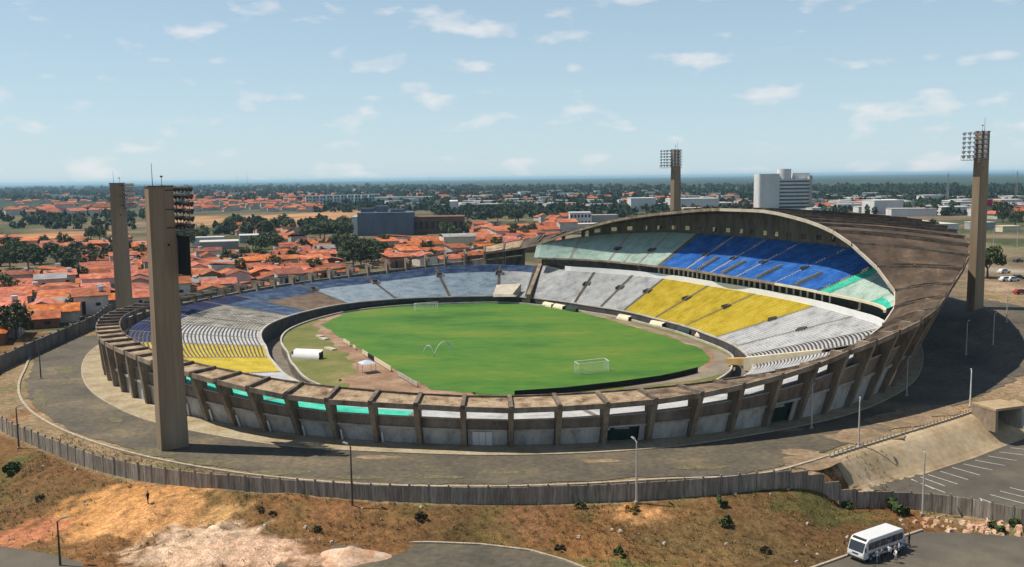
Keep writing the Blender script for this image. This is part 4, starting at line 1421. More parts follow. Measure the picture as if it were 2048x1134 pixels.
for a in [
    ('dark lamp post standing by the outer wall at the far left', 38, 897, 6.6, 'pole_dark', 0.4),
    ('dark lamp post between the road bend and the boundary wall', 82, 757, 8.4, 'pole_dark', 0.6),
    ('dark lamp post in the dry grass in front of the long wall', 705, 1018, 8.2, 'pole_dark', 2.6),
    ('pale lamp post rising in front of the long wall below the first gate', 1273, 1006, 8.0, 'pole', 2.0),
    ('pale lamp post nearest the minibus, its foot in the grass by the wall', 1845, 1030, 8.6, 'pole', 1.4),
    ('pale lamp post beside the start of the embankment balustrade', 1717, 895, 7.2, 'pole', 1.2),
    ('pale lamp post on the road just right of the second gate', 1623, 857, 7.0, 'pole', 1.0),
    ('short white lamp post at the top of the embankment near the tunnel', 1940, 815, 6.4, 'white_paint', 1.2),
    ('thin lamp post in the stadium shadow under the right-hand frames', 1813, 792, 7.0, 'pole', 0.8),
    ('lamp post in the deep shadow left of its neighbour on the right', 1932, 710, 7.2, 'pole', 0.8),
    ('lamp post at the far edge of the stadium shadow on the right', 1986, 690, 6.8, 'pole', 0.8),
    ('lamp post on the sunlit lot beyond the stadium shadow', 2013, 645, 6.5, 'pole', 0.8),
    ('lamp post cut off by the bottom edge at the lower left', 121, 1136, 5.6, 'pole_dark', 0.3),
    ('tall pale lamp post behind the right tower on the open lot', 1986, 500, 9.0, 'pole', 0.8),
    ('pale lamp post at the right edge beyond the open lot', 2034, 495, 10.0, 'pole', 0.8),
]:
    lamp_post(a[0], a[1], a[2], a[3], M[a[4]], a[5])

# ================================================================== ON THE FIELD
def goal(label, u, sgn):
    t = thing('football_goal', label, 'goal', S(u, 0, 0.07), math.atan2(V[1], V[0]), 'goals on the pitch')
    d = 1.9 * sgn
    for nm, segs in (('post', [((-3.66, 0, 0), (-3.66, 0, 2.44))]), ('post', [((3.66, 0, 0), (3.66, 0, 2.44))]), ('crossbar', [((-3.66, 0, 2.44), (3.66, 0, 2.44))]),
                     ('net_frame', [((-3.66, 0, 2.44), (-3.66, d, 2.2)), ((3.66, 0, 2.44), (3.66, d, 2.2)), ((-3.66, d, 0), (-3.66, d, 2.2)), ((3.66, d, 0), (3.66, d, 2.2)), ((-3.66, d, 2.2), (3.66, d, 2.2))])):
        mb = MB()
        for a, b in segs:
            mb.tube(a, b, 0.09 if nm != 'net_frame' else 0.06, n=8)
        mb.build(nm, M['goal'], t)
    mb = MB()
    for k in range(25):
        x = -3.66 + 7.32 * k / 24
        mb.tube((x, d, 0), (x, d, 2.2), 0.012, n=3, caps=False)
    for k in range(9):
        z = 2.2 * k / 8
        mb.tube((-3.66, d, z), (3.66, d, z), 0.012, n=3, caps=False)
        for s_ in (-3.66, 3.66):
            mb.tube((s_, 0, z), (s_, d, z), 0.012, n=3, caps=False)
    mb.build('net', M['goal'], t)
    return t


goal('white football goal standing at the near end of the pitch', -52.5, -1)
goal('small white football goal at the far end of the pitch', 52.5, 1)


def board(name, label, cat, a, b, h, mat, legs=True, group=None, z=0.07):
    a, b = np.array(S(*a)), np.array(S(*b))
    c = (a + b) / 2
    L_ = np.linalg.norm(b - a)
    t = thing(name, label, cat, (c[0], c[1], z), math.atan2(b[1] - a[1], b[0] - a[0]), group)
    mb = MB()
    mb.box((0, 0, 0.15 + h / 2), (L_, 0.1, h))
    mb.build('board_face', mat, t)
    if legs:
        for k in range(int(L_ / 2.5) + 1):
            mb = MB()
            mb.tube((-L_ / 2 + 2.5 * k, 0.25, 0), (-L_ / 2 + 2.5 * k, 0.06, h), 0.04, n=5)
            mb.build('brace', M['steel_dark'], t)
    return t


G_ = 'boards along the left touchline'
board('advertising_board', 'cream advertising board farthest along the left touchline', 'board', (8, -38.2), (1.5, -38.2), 0.9, M['cream'], group=G_)
board('advertising_board', 'short cream board between the longer ones on the left touchline', 'board', (-1.5, -38.2), (-4, -38.2), 0.8, M['cream'], group=G_)
board('advertising_board', 'cream board with a dark panel beside it on the left touchline', 'board', (-10, -38.2), (-15, -38.2), 1.0, M['cream'], group=G_)
board('advertising_board', 'black board in the middle of the left touchline row', 'board', (-15.2, -38.3), (-20, -38.3), 1.0, M['black_board'], group=G_)
board('advertising_board', 'longest cream board near the canopy on the left touchline', 'board', (-20.2, -38.2), (-33, -38.2), 1.0, M['cream'], group=G_)
board('advertising_board', 'pale worn board nearest the camera on the left touchline', 'board', (-38, -38.2), (-50, -38.0), 0.9, M['concrete_pale'], group=G_)
# black boards behind both goals
for nm, label, uvs in (('black_hoarding', 'low black hoarding curving behind the near goal', [(-64.2, 19.5), (-66.2, 13.5), (-67.5, 8), (-68.2, -2), (-68, -14), (-66, -24)]),
                       ('black_hoarding', 'low black hoarding curving behind the far goal', [(60.5, -25), (65, -17), (67.5, -8), (68.2, 2), (67.8, 12), (66.5, 21)])):
    t = thing(nm, label, 'hoarding', S(*uvs[3], 0))
    for a, b in zip(uvs[:-1], uvs[1:]):
        pa, pb = np.array(S(*a)), np.array(S(*b))
        for k in range(2):
            q0, q1 = pa + (pb - pa) * k / 2, pa + (pb - pa) * (k + 1) / 2
            c = (q0 + q1) / 2 - np.array(S(*uvs[3], 0))
            mb = MB()
            mb.box((c[0], c[1], 0.62), (np.linalg.norm(q1 - q0) - 0.02, 0.12, 1.15), math.atan2(q1[1] - q0[1], q1[0] - q0[0]))
            mb.build('hoarding_panel', M['black_board'], t)


def shelter(label, u, v, rz, L_, D, h, mat):
    t = thing('team_shelter', label, 'shelter', S(u, v, 0.05), rz)
    mb = MB()
    n = 8
    for k in range(n):
        a0, a1 = math.pi / 2 * k / n, math.pi / 2 * (k + 1) / n
        p0, p1 = (D * (1 - math.cos(a0)), h * math.sin(a0)), (D * (1 - math.cos(a1)), h * math.sin(a1))
        mb.hexa([(-L_ / 2, p0[0] - D / 2, p0[1] - 0.06), (L_ / 2, p0[0] - D / 2, p0[1] - 0.06), (L_ / 2, p1[0] - D / 2, p1[1] - 0.06), (-L_ / 2, p1[0] - D / 2, p1[1] - 0.06)],
                [(-L_ / 2, p0[0] - D / 2, p0[1]), (L_ / 2, p0[0] - D / 2, p0[1]), (L_ / 2, p1[0] - D / 2, p1[1]), (-L_ / 2, p1[0] - D / 2, p1[1])])
    mb.build('curved_canopy', mat, t)
    for s_ in (-1, 1):
        mb = MB()
        mb.box((s_ * (L_ / 2 - 0.05), 0, h * 0.42), (0.06, D * 0.8, h * 0.8))
        mb.build('end_panel', M['dark'], t)
    mb = MB()
    mb.box((0, 0, 0.25), (L_ * 0.9, 0.5, 0.45))
    mb.build('bench', M['dark'], t)
    return t


shelter('white team shelter with dark ends on the dry turf left of the pitch', -8.5, -51, math.atan2(V[1], V[0]) - 0.72, 7.2, 2.4, 1.9, M['white_paint'])
for lab, px, py, mt in (('cream shelter on the far track below the white seats', 1100, 604, 'cream'), ('longer cream shelter left of the first yellow block', 1122, 608, 'cream'), ('green shelter by the moat under the first yellow block', 1148, 613, 'green_gate'),
                        ('cream shelter under the yellow seats, left one', 1252, 630, 'cream'), ('cream shelter under the yellow seats, middle one', 1318, 643, 'cream'), ('green shelter below the last yellow block', 1372, 656, 'green_gate'), ('cream shelter at the right end of the moat row', 1412, 666, 'cream')):
    x, y, _ = at(px - 4, py + 9, 0.05)
    u_, v_ = to_uv(x, y)
    shelter(lab, u_, v_, math.atan2(-U[1], -U[0]) + 0.12, 5.5, 1.4, 1.3, M[mt])
t = thing('canopy_tent', 'small pale blue and white canopy tent on the red dirt beside the pitch', 'tent', S(-31, -43, 0.05), 0.5)
mb = MB()
for a in range(4):
    q = [(-1.6, -1.6), (1.6, -1.6), (1.6, 1.6), (-1.6, 1.6)]
    mb.face([(*q[a], 2.1), (*q[(a + 1) % 4], 2.1), (0, 0, 2.8)])
mb.build('canopy', paint('pale_blue_cloth', (0.5, 0.56, 0.68), 0.15), t)
for sx in (-1.5, 1.5):
    for sy in (-1.5, 1.5):
        mb = MB()
        mb.tube((sx, sy, 0), (sx, sy, 2.15), 0.05, n=6)
        mb.build('leg', M['steel'], t)
t = thing('lawn_sprinkler', 'sprinkler throwing two arcs of white spray on the left of the pitch', 'sprinkler', S(-21, -24, 0.07))
mb = MB()
mb.tube((0, 0, 0), (0, 0, 0.6), 0.08, n=6)
mb.build('riser_pipe', M['steel'], t)
for (dx, dy, R_, hh) in ((4.6, 1.5, 8.0, 3.2), (-2.6, 1.2, 4.5, 2.2)):
    mb = MB()
    nn = 14
    pp = [(dx * k / nn, dy * k / nn, 0.5 + hh * 4 * (k / nn) * (1 - k / nn) * 0.9) for k in range(nn)]
    for k in range(nn - 1):
        mb.tube(pp[k], pp[k + 1], 0.05 + 0.012 * k, 0.05 + 0.012 * (k + 1), n=5, caps=False)
    mb.build('spray_arc', M['water'], t)
for lab, px, py, s_ in (('pale concrete slab lying on the dirt left of the pitch, farther one', 648, 678, 1.6), ('pale concrete slab lying on the dirt left of the pitch, nearer one', 661, 698, 2.2), ('small pale slab beside the farther slab on the dirt', 640, 673, 1.3)):
    x, y, _ = at(px, py, 0.05)
    mb = MB()
    mb.hexa([(-s_, -0.7, 0), (s_, -0.7, 0), (s_, 0.7, 0), (-s_, 0.7, 0)], [(-s_ + .1, -0.6, 0.35), (s_ - .1, -0.6, 0.3), (s_ - .1, 0.6, 0.35), (-s_ + .1, 0.6, 0.3)])
    o = mb.build('concrete_slab', M['coping'])
    o.location = (x, y, 0.03)
    o.rotation_euler = (0, 0, -0.9)
    tag(o, lab, 'slab', 'slabs lying on the dirt')

# ================================================================== HOUSES with clay roofs beyond the stadium
def in_stadium(px, py):
    """is a point of the photograph covered by the stadium?"""
    if px < 196:
        return False
    if px < 345:
        return py > 655 - (px - 196) * 0.42
    if px < 1060:
        return py > 598 - (px - 345) * 0.148
    if px < 1440:
        return py > 492 - 72 * math.sin((px - 1060) / 380 * math.pi / 2)
    if px < 1880:
        return py > 420 + (px - 1440) * 0.085
    return px < 1945 and py > 460


def house_meshes(w, d, h, rise, kind):
    wall, roof = MB(), MB()
    wall.box((0, 0, h / 2), (w, d, h))
    e = 0.55
    X, Y = w / 2 + e, d / 2 + e
    z0, z1 = h - 0.12, h + rise
    th = 0.16
    if kind == 'gable':
        for s_ in (-1, 1):
            A = [(-X, s_ * Y, z0), (X, s_ * Y, z0), (X, 0, z1), (-X, 0, z1)]
            if s_ > 0:
                A = A[::-1]
            roof.hexa(A, [(x, y, z + th) for x, y, z in A])
        for s_ in (-1, 1):
            P_ = [(s_ * w / 2, -d / 2, h), (s_ * w / 2, d / 2, h), (s_ * w / 2, 0, h + rise * 0.92)]
            wall.face(P_ if s_ > 0 else P_[::-1])
    elif kind == 'hip':
        r = max(0.3, w / 2 - d / 2 * 0.8)
        ridge = [(-r, 0, z1), (r, 0, z1)]
        c = [(-X, -Y, z0), (X, -Y, z0), (X, Y, z0), (-X, Y, z0)]
        roof.face([c[0], c[1], ridge[1], ridge[0]])
        roof.face([c[2], c[3], ridge[0], ridge[1]])
        roof.face([c[1], c[2], ridge[1]])
        roof.face([c[3], c[0], ridge[0]])
        roof.face(c[::-1])
    else:
        A = [(-X, -Y, z0), (X, -Y, z0), (X, Y, z1 * 0.9), (-X, Y, z1 * 0.9)]
        roof.hexa(A, [(x, y, z + th) for x, y, z in A])
    return wall, roof


HM = []
random.seed(21)
for k in range(16):
    kind = ('gable', 'gable', 'hip', 'gable', 'shed', 'gable')[k % 6]
    w, d, h = random.uniform(8, 13.5), random.uniform(6.2, 9.0), random.uniform(2.8, 3.6)
    if k % 7 == 3:
        h = random.uniform(5.4, 6.2)
    wall, roof = house_meshes(w, d, h, random.uniform(1.3, 2.2), kind)
    op = MB()
    op.box((-w * 0.22, -d / 2 - 0.01, h * 0.38), (1.0, 0.06, h * 0.7))
    wi = MB()
    wi.box((w * 0.2, -d / 2 - 0.01, h * 0.55), (1.3, 0.06, 1.0))
    HM.append(dict(kind=kind, w=w, d=d, h=h, wall=wall.mesh('wall', M['house_wall']), wallb=wall.mesh('wall', M['brick_wall']), roof=roof.mesh('roof', M['roof_tile']), roofg=roof.mesh('roof', M['roof_grey']),
                   door=op.mesh('door', M['opening']), window=wi.mesh('window', M['opening']), mbw=wall, mbr=roof))
tank = MB()
tank.tube((0, 0, 0), (0, 0, 1.5), 0.75, 0.85, n=10)
TANK = tank.mesh('water_tank', M['bwhite'])

# clearings: pixels of the photograph where trees, sheds or open ground stand instead
CLEAR = [(660, 478, 775, 540), (-10, 500, 185, 548), (330, 462, 560, 506), (600, 440, 720, 482), (690, 420, 930, 478), (880, 480, 960, 500), (1090, 420, 2048, 470), (-10, 380, 2048, 452), (-10, 452, 470, 482)]
rot = math.radians(24)
cr_, sr_ = math.cos(rot), math.sin(rot)
cand = []
random.seed(5)
jj = 0
for b in np.arange(200, 1000, 12.4):
    ii = 0
    for a in np.arange(-560, 420, 13.2):
        ax, by = a + random.uniform(-1.6, 1.6) + (3 if int(b / 12.4) % 2 else 0), b + random.uniform(-1.5, 1.5)
        x, y = ax * cr_ - by * sr_ + 60, ax * sr_ + by * cr_
        if y < 235 or y > 880:
            continue
        px, py = proj((x, y, 3.0))
        if px < -60 or px > 1120 or py > 720:
            continue
        psi, R = to_polar(x, y)
        u_, v_ = to_uv(x, y)
        if R < 120 or (R < 127 and psi < -75) or (v_ > -118 and u_ < 62) or (v_ > -96 and R < 132):
            continue
        if in_stadium(px, py) or in_stadium(px, py - 6):
            continue
        if any(x0 < px < x1 and y0 < py < y1 for (x0, y0, x1, y1) in CLEAR):
            continue
        if random.random() < 0.045:
            continue
        cand.append((y, x, int(round(b / 12.4)), px))
cand.sort()
near, far = cand[:290], cand[290:]
rows_ = {}
for (y, x, r, px) in near:
    rows_.setdefault(r, []).append((x, y, px))
houses_done = 0
ROOFW = {'gable': 'gabled', 'hip': 'hipped', 'shed': 'single-slope'}
for ri, r in enumerate(sorted(rows_)):
    for ci, (x, y, px) in enumerate(sorted(rows_[r])):
        hm = random.choice(HM)
        rz = rot + random.choice((0, 0, 0, math.pi / 2, math.pi)) + random.uniform(-0.08, 0.08)
        grey = random.random() < 0.07
        brick = random.random() < 0.25
        lab = f"{ROOFW[hm['kind']]} {'grey' if grey else 'orange'}-roofed house, {ORD[ci]} from left in the {ORD[ri]} row beyond the stadium"
        t = thing('house', lab, 'house', (x, y, 0), rz, 'orange-roofed houses beyond the stadium')
        sc = random.uniform(0.95, 1.2)
        t.scale = (sc, random.uniform(1.05, 1.45), random.uniform(0.85, 1.05))
        link('wall', hm['wallb'] if brick else hm['wall'], t)
        link('roof', hm['roofg'] if grey else hm['roof'], t)
        link('door', hm['door'], t)
        link('window', hm['window'], t)
        if random.random() < 0.2:
            tk = link('water_tank', TANK, t)
            tk.location = (hm['w'] * 0.3, 0, hm['h'] + 0.9)
        houses_done += 1


def many(name, items, mats_, label=None):
    """one joined object of (MB, location, rotation, scale) copies"""
    V_, F_, Mi = [], [], []
    for (mb, loc, rz, sc) in items:
        n = len(V_)
        c, s_ = math.cos(rz), math.sin(rz)
        for (x, y, z) in mb.v:
            V_.append((loc[0] + (x * c - y * s_) * sc, loc[1] + (x * s_ + y * c) * sc, loc[2] + z * sc))
        F_ += [tuple(i + n for i in f) for f in mb.f]
        Mi += mb.m
    me = bpy.data.meshes.new(name)
    me.from_pydata(V_, [], F_)
    for m in mats_:
        me.materials.append(m)
    if len(mats_) > 1:
        me.polygons.foreach_set('material_index', Mi)
    me.update()
    return tag(link(name, me), label, kind='stuff')


both = []
for hm in HM:
    m_ = MB()
    m_.v = hm['mbw'].v + hm['mbr'].v
    m_.f = hm['mbw'].f + [tuple(i + len(hm['mbw'].v) for i in f) for f in hm['mbr'].f]
    m_.m = [0] * len(hm['mbw'].f) + [1] * len(hm['mbr'].f)
    both.append(m_)
M['roof_tile_far'] = material('far_clay_roofs', [(0.25, 0.065, 0.028), (0.42, 0.11, 0.042), (0.52, 0.21, 0.10)], 0.06, fine=0.3, fine_scale=0.3)
items = [(random.choice(both), (x, y, 0), rot + random.choice((0, 0, math.pi / 2)) + random.uniform(-0.1, 0.1), random.uniform(0.9, 1.15)) for (y, x, r, px) in far]
# settlements farther out, seen between 380 and 430 in the photograph
for (x0, x1, y0, y1, n) in ((0, 240, 402, 432, 70), (380, 640, 386, 424, 230), (240, 420, 398, 424, 60), (0, 520, 378, 396, 190), (640, 1000, 384, 402, 80), (990, 1500, 392, 420, 70), (1640, 1760, 405, 420, 16), (1960, 2048, 415, 440, 20), (1080, 1140, 440, 470, 20)):
    for _ in range(n):
        p = at(random.uniform(x0, x1), random.uniform(y0, y1), 0)
        items.append((random.choice(both), (p[0], p[1], 0), rot * random.choice((0.3, 1.0)) + random.choice((0, 0, math.pi / 2)), random.uniform(1.0, 1.5)))
many('distant_houses', items, [M['house_wall'], M['roof_tile_far']], 'mass of small orange-roofed houses fading towards the horizon')
# pale sheds and low blocks of the far town, too small to tell apart
low_b = []
for k in range(8):
    m_ = MB()
    w, d, h = random.uniform(14, 40), random.uniform(10, 22), random.uniform(4, 9)
    m_.box((0, 0, h / 2), (w, d, h))
    m_.box((0, 0, h + 0.2), (w + 0.6, d + 0.6, 0.4), 0, k % 3)
    low_b.append(m_)
items = []
for (x0, x1, y0, y1, n) in ((750, 1500, 380, 420, 90), (1620, 2048, 392, 432, 70), (300, 760, 380, 400, 25), (0, 300, 378, 400, 22), (330, 560, 474, 500, 0), (120, 250, 480, 505, 0)):
    for _ in range(n):
        p = at(random.uniform(x0, x1), random.uniform(y0, y1), 0)
        items.append((random.choice(low_b), (p[0], p[1], 0), random.uniform(-0.4, 0.6), random.uniform(0.7, 1.2)))
many('distant_town', items, [M['bwhite'], M['bgrey'], M['shed']], 'pale low buildings of the far town')

# ================================================================== TREES
def crown_mesh(name, rx, rz, nclump, nleaf, size, mat, seed):
    r = random.Random(seed)
    V_, F_ = [], []
    cl = []
    for k in range(nclump):
        th, ph = r.uniform(0, 2 * math.pi), math.acos(r.uniform(-0.75, 1))
        q = r.uniform(0.35, 0.95) ** 0.6
        cl.append((rx * q * math.sin(ph) * math.cos(th), rx * q * math.sin(ph) * math.sin(th), rz * q * math.cos(ph), r.uniform(0.22, 0.4) * rx))
    for (cx, cy, cz, cr) in cl:
        for _ in range(nleaf):
            d = Vector((r.gauss(0, 1), r.gauss(0, 1), r.gauss(0, 1))).normalized()
            p = Vector((cx, cy, cz)) + d * cr * r.uniform(0.6, 1.05)
            nrm = (d + Vector((r.gauss(0, .5), r.gauss(0, .5), r.gauss(0.3, .5)))).normalized()
            a = nrm.orthogonal().normalized()
            a = (a + nrm.cross(a) * r.uniform(-2, 2)).normalized()
            b = nrm.cross(a)
            s_ = size * r.uniform(0.6, 1.3)
            n = len(V_)
            V_.extend([tuple(p - a * s_ - b * s_ * 0.6), tuple(p + a * s_ - b * s_ * 0.5), tuple(p + a * s_ * 0.7 + b * s_ * 0.7), tuple(p - a * s_ * 0.8 + b * s_ * 0.6)])
            F_.append((n, n + 1, n + 2, n + 3))
    me = bpy.data.meshes.new(name)
    me.from_pydata(V_, [], F_)
    me.materials.append(mat)
    me.update()
    return me, (V_, F_)


CR, TRK = [], []
for k in range(6):
    rx, rz = random.uniform(3.6, 5.2), random.uniform(2.6, 3.8)
    CR.append((crown_mesh('crown', rx, rz, 26, 26, 0.42, M['leaf'], 100 + k)[0], rz))
    mb = MB()
    mb.tube((0, 0, -0.3), (0.1, 0.05, 2.6), 0.34, 0.22, n=8)
    for q in range(5):
        a = q * 1.26 + k
        mb.tube((0.1, 0.05, 2.3), (math.cos(a) * rx * 0.55, math.sin(a) * rx * 0.55, 4.6), 0.17, 0.05, n=6)
    TRK.append(mb.mesh('trunk', M['bark']))


def tree(label, x, y, sc, group='trees among the houses', z=0.0):
    k = random.randrange(6)
    t = thing('tree', label, 'tree', (x, y, z), random.uniform(0, 6.28), group)
    t.scale = (sc * random.uniform(0.9, 1.15), sc * random.uniform(0.9, 1.15), sc * random.uniform(0.85, 1.15))
    link('trunk', TRK[k], t)
    o = link('crown', CR[k][0], t)
    o.location = (0, 0, 3.0 + CR[k][1] * 0.7)
    return t


tp = []
random.seed(31)
for (x0, y0, x1, y1, n, s0, s1) in ((665, 492, 770, 538, 26, 0.8, 1.25), (-5, 508, 180, 548, 26, 0.8, 1.3), (180, 510, 240, 540, 6, .8, 1.1), (500, 486, 560, 510, 7, 0.9, 1.3), (610, 455, 705, 480, 22, 1.0, 1.5), (440, 455, 600, 474, 18, 1, 1.5), (330, 470, 420, 500, 9, .8, 1.2), (880, 462, 1080, 480, 16, .8, 1.2),
                                    (0, 430, 240, 458, 14, 0.9, 1.3), (980, 420, 1130, 445, 16, 1.1, 1.6), (1990, 425, 2048, 445, 6, 1.2, 1.6), (130, 468, 230, 484, 4, 0.8, 1.1)):
    for _ in range(n):
        px, py = random.uniform(x0, x1), random.uniform(y0, y1)
        x, y, _z = at(px, py, 0)
        if not in_stadium(px, py):
            tp.append((px, py, x, y, random.uniform(s0, s1)))
for (y, x, r, px) in cand:
    if random.random() < 0.2 and y < 700:
        xx, yy = x + 6.5, y + 5.5
        q = proj((xx, yy, 2))
        if not in_stadium(*q):
            tp.append((q[0], q[1], xx, yy, random.uniform(0.65, 1.05)))
tp.sort(key=lambda q: q[0])
zones = {}
for q in tp:
    zn = ('wood along the left edge' if q[0] < 240 and q[1] > 475 else 'scrub below the left dirt strip' if q[0] < 240 and q[1] > 455 else 'belt of green behind the left dirt strip' if q[0] < 260 else 'middle-left roofs' if q[0] < 480 else 'central roofs' if q[0] < 660 else 'grove in the middle' if q[0] < 780 else 'roofs left of the roofed stand' if q[0] < 1130 else 'open ground at the right edge')
    zones.setdefault(zn, []).append(q)
for zn, lst in zones.items():
    for i, q in enumerate(lst):
        tree(f'leafy tree, {ORD[i]} from left among the {zn}', q[2], q[3], q[4], f'trees: {zn}')
for lab, px, py, sc in (('dark round tree beside the foot of the right floodlight tower', 1975, 556, 1.15), ('small tree behind the roof edge left of the right tower', 1866, 468, 1.0), ('green tree at the right edge near the red-topped building', 2030, 452, 1.4), ('green tree left of its twin near the red-topped building', 2006, 446, 1.3)):
    x, y, z = at(px, py)
    tree(lab, x, y, sc, 'trees on the right', z)

# far woods: thousands of crowns in one mass
_, (cv, cf) = crown_mesh('far_crown', 4.6, 3.6, 7, 7, 1.5, M['leaf_far'], 3)
fmb = MB()
fmb.v, fmb.f, fmb.m = cv, cf, [0] * len(cf)
_, (cv2, cf2) = crown_mesh('far_crown', 5.4, 3.2, 7, 7, 1.7, M['leaf_far'], 9)
fmb2 = MB()
fmb2.v, fmb2.f, fmb2.m = cv2, cf2, [0] * len(cf2)
items = []
random.seed(77)
for (x0, x1, y0, y1, n) in ((0, 2048, 372, 392, 1500), (0, 620, 376, 404, 500), (620, 1500, 378, 425, 900), (1500, 2048, 376, 412, 800), (-20, 330, 428, 462, 50), (440, 700, 446, 470, 50), (880, 1480, 418, 440, 160), (1640, 2048, 405, 432, 80)):
    for _ in range(n):
        px, py = random.uniform(x0, x1), random.uniform(y0, y1)
        hz = 368.9 - px * 0.0126
        if py < hz + 11:
            py = hz + random.uniform(11, 26)
        p = at(px, py, 0)
        sc = random.uniform(0.8, 1.5) * (1 + max(0, p[1] - 1200) / 3500)
        items.append((random.choice((fmb, fmb2)), (p[0], p[1], 3.2 * sc), random.uniform(0, 6.28), sc))
many('far_woods', items, [M['leaf_far']], 'dark green mass of trees stretching to the horizon')

# ================================================================== LARGER BUILDINGS
def block(name, label, px0, px1, py, ztop, depth, wall, rows=0, cols=0, roof=None, rz=None, z0=0.0, win=None, cat='building', parapet=True):
    """building whose front edge runs between two pixels of the photograph at ground level"""
    a, b = np.array(at(px0, py, z0)), np.array(at(px1, py, z0))
    if rz is not None:
        L_ = np.linalg.norm(b - a)
        d = np.array([math.cos(rz), math.sin(rz), 0])
        b = a + d * L_
    d = (b - a) / np.linalg.norm(b - a)
    L_ = np.linalg.norm(b - a)
    t = thing(name, label, cat, tuple(a), math.atan2(d[1], d[0]))
    h = ztop - z0
    mb = MB()
    mb.box((L_ / 2, depth / 2, h / 2), (L_, depth, h))
    mb.build('wall', wall, t)
    mb = MB()
    if parapet:
        mb.box((L_ / 2, depth / 2, h + 0.25), (L_ + 0.5, depth + 0.5, 0.5))
    else:
        n = 6
        for k in range(n):
            a0, a1 = math.pi * k / n, math.pi * (k + 1) / n
            y0, y1 = depth / 2 - math.cos(a0) * (depth / 2 + .4), depth / 2 - math.cos(a1) * (depth / 2 + .4)
            q0, q1 = h + 0.05 + math.sin(a0) * 1.6, h + 0.05 + math.sin(a1) * 1.6
            mb.hexa([(-0.4, y0, q0), (L_ + 0.4, y0, q0), (L_ + 0.4, y1, q1), (-0.4, y1, q1)], [(-0.4, y0, q0 + .2), (L_ + 0.4, y0, q0 + .2), (L_ + 0.4, y1, q1 + .2), (-0.4, y1, q1 + .2)])
    mb.build('roof', roof or wall, t)
    for r in range(rows):
        for c in range(cols):
            mb = MB()
            w = L_ / cols * 0.55
            hh = h / rows * 0.45
            mb.box((L_ * (c + 0.5) / cols, -0.05, h * (r + 0.52) / rows), (w, 0.2, hh))
            mb.build('window', win or M['glass'], t)
    return t, L_, h


t, L_, h = block('warehouse', 'windowless blue-grey block with a pale striped end beyond the orange roofs', 716, 822, 472, 16.5, 26, M['bblue'], rz=0.05)
mb = MB()
mb.box((-2.2, 10, 7.2), (4.2, 22, 14.4))
mb.build('end_bay', M['teal_wall'], t)
for k in range(3):
    mb = MB()
    mb.box((-3.4 + 1.25 * k, -1.1, 7.4), (0.5, 0.2, 12.5))
    mb.build('white_pilaster', M['bwhite'], t)
for (x, y, w, d, hh) in ((6, 14, 9, 8, 3.2), (17, 16, 8, 10, 4.6), (29, 12, 10, 9, 2.2)):
    mb = MB()
    mb.box((x, y, h + 0.5 + hh / 2), (w, d, hh))
    mb.build('roof_plant', M['bblue'], t)
block('brick_hall', 'long brown brick hall next to the blue-grey block', 826, 925, 468, 12.5, 24, M['bbrick'], 1, 9, rz=0.02, win=M['opening'])
# white tower block with rounded end, banded windows and a drum on the roof
wt = thing('office_tower', 'white high-rise with a rounded windowless end and a drum on its roof', 'building', (291, 1095, 0), 0.0)
mb = MB()
n = 14
prof = [(0, 0)] + [(12 - 12 * math.cos(math.pi / 2 * k / n) - 0.0, -3.0 * math.sin(math.pi * k / n)) for k in range(1, n)] + [(25, -1)]
for (x0, y0), (x1, y1) in zip(prof[:-1], prof[1:]):
    mb.hexa([(x0, y0, 0), (x1, y1, 0), (x1, 18, 0), (x0, 18, 0)], [(x0, y0, 42.5), (x1, y1, 42.5), (x1, 18, 42.5), (x0, 18, 42.5)])
mb.build('rounded_end', M['bwhite'], wt)
mb = MB()
mb.box((43, 10, 18), (36, 18, 36))
mb.build('office_slab', M['bwhite'], wt)
for k in range(8):
    mb = MB()
    mb.box((43.5, 0.9, 3.2 + 4.3 * k), (35.2, 0.5, 2.1))
    mb.build('window_band', M['glass'], wt)
mb = MB()
mb.box((62.6, 9, 20), (3.2, 17, 40))
mb.build('side_shaft', M['bgrey'], wt)
mb = MB()
mb.box((54, 14, 40), (20, 8, 6))
mb.build('upper_screen', M['bwhite'], wt)
mb = MB()
mb.tube((33, 8, 36), (33, 8, 48), 8, n=24)
mb.build('roof_drum', M['bwhite'], wt)
mb = MB()
mb.tube((46, 6, 36), (46, 6, 39), 3, n=16)
mb.build('small_drum', M['bwhite'], wt)
block('market_hall', 'very wide pale-roofed shed stretching left of the right floodlight tower', 1640, 1945, 474, 7.0, 250, M['bwhite'], roof=M['shed'], rz=0.04)
block('white_warehouse', 'white warehouse with a dark arched gate right of the office tower', 1748, 1812, 428, 13.5, 30, M['bwhite'], rz=0.05)
block('white_warehouse', 'long white warehouse behind the slim floodlight tower, left part', 1262, 1312, 422, 15, 30, M['bwhite'], rz=0.02)
block('white_warehouse', 'long white warehouse right of the slim floodlight tower', 1340, 1440, 422, 14, 30, M['bwhite'], rz=0.02)
block('yellow_block', 'pale yellow low building in front of the white warehouses', 1368, 1402, 432, 8, 14, M['cream'], 1, 4, rz=0.0)
block('red_roof_hall', 'broad red-roofed hall left of the white office tower', 1440, 1512, 436, 6.5, 30, M['house_wall'], roof=M['roof_tile_far'], rz=0.05, parapet=False)
block('white_office', 'white two-storey block at the left end of the roofed stand', 1140, 1182, 452, 11, 18, M['bwhite'], 2, 6, rz=0.0)
block('grey_shed', 'grey shed attached right of the white two-storey block', 1184, 1236, 450, 8, 20, M['bgrey'], rz=0.0)
block('pale_shed', 'low cream shed in front of the white two-storey block', 1110, 1212, 462, 4.6, 16, M['cream'], roof=M['shed'], rz=0.12)
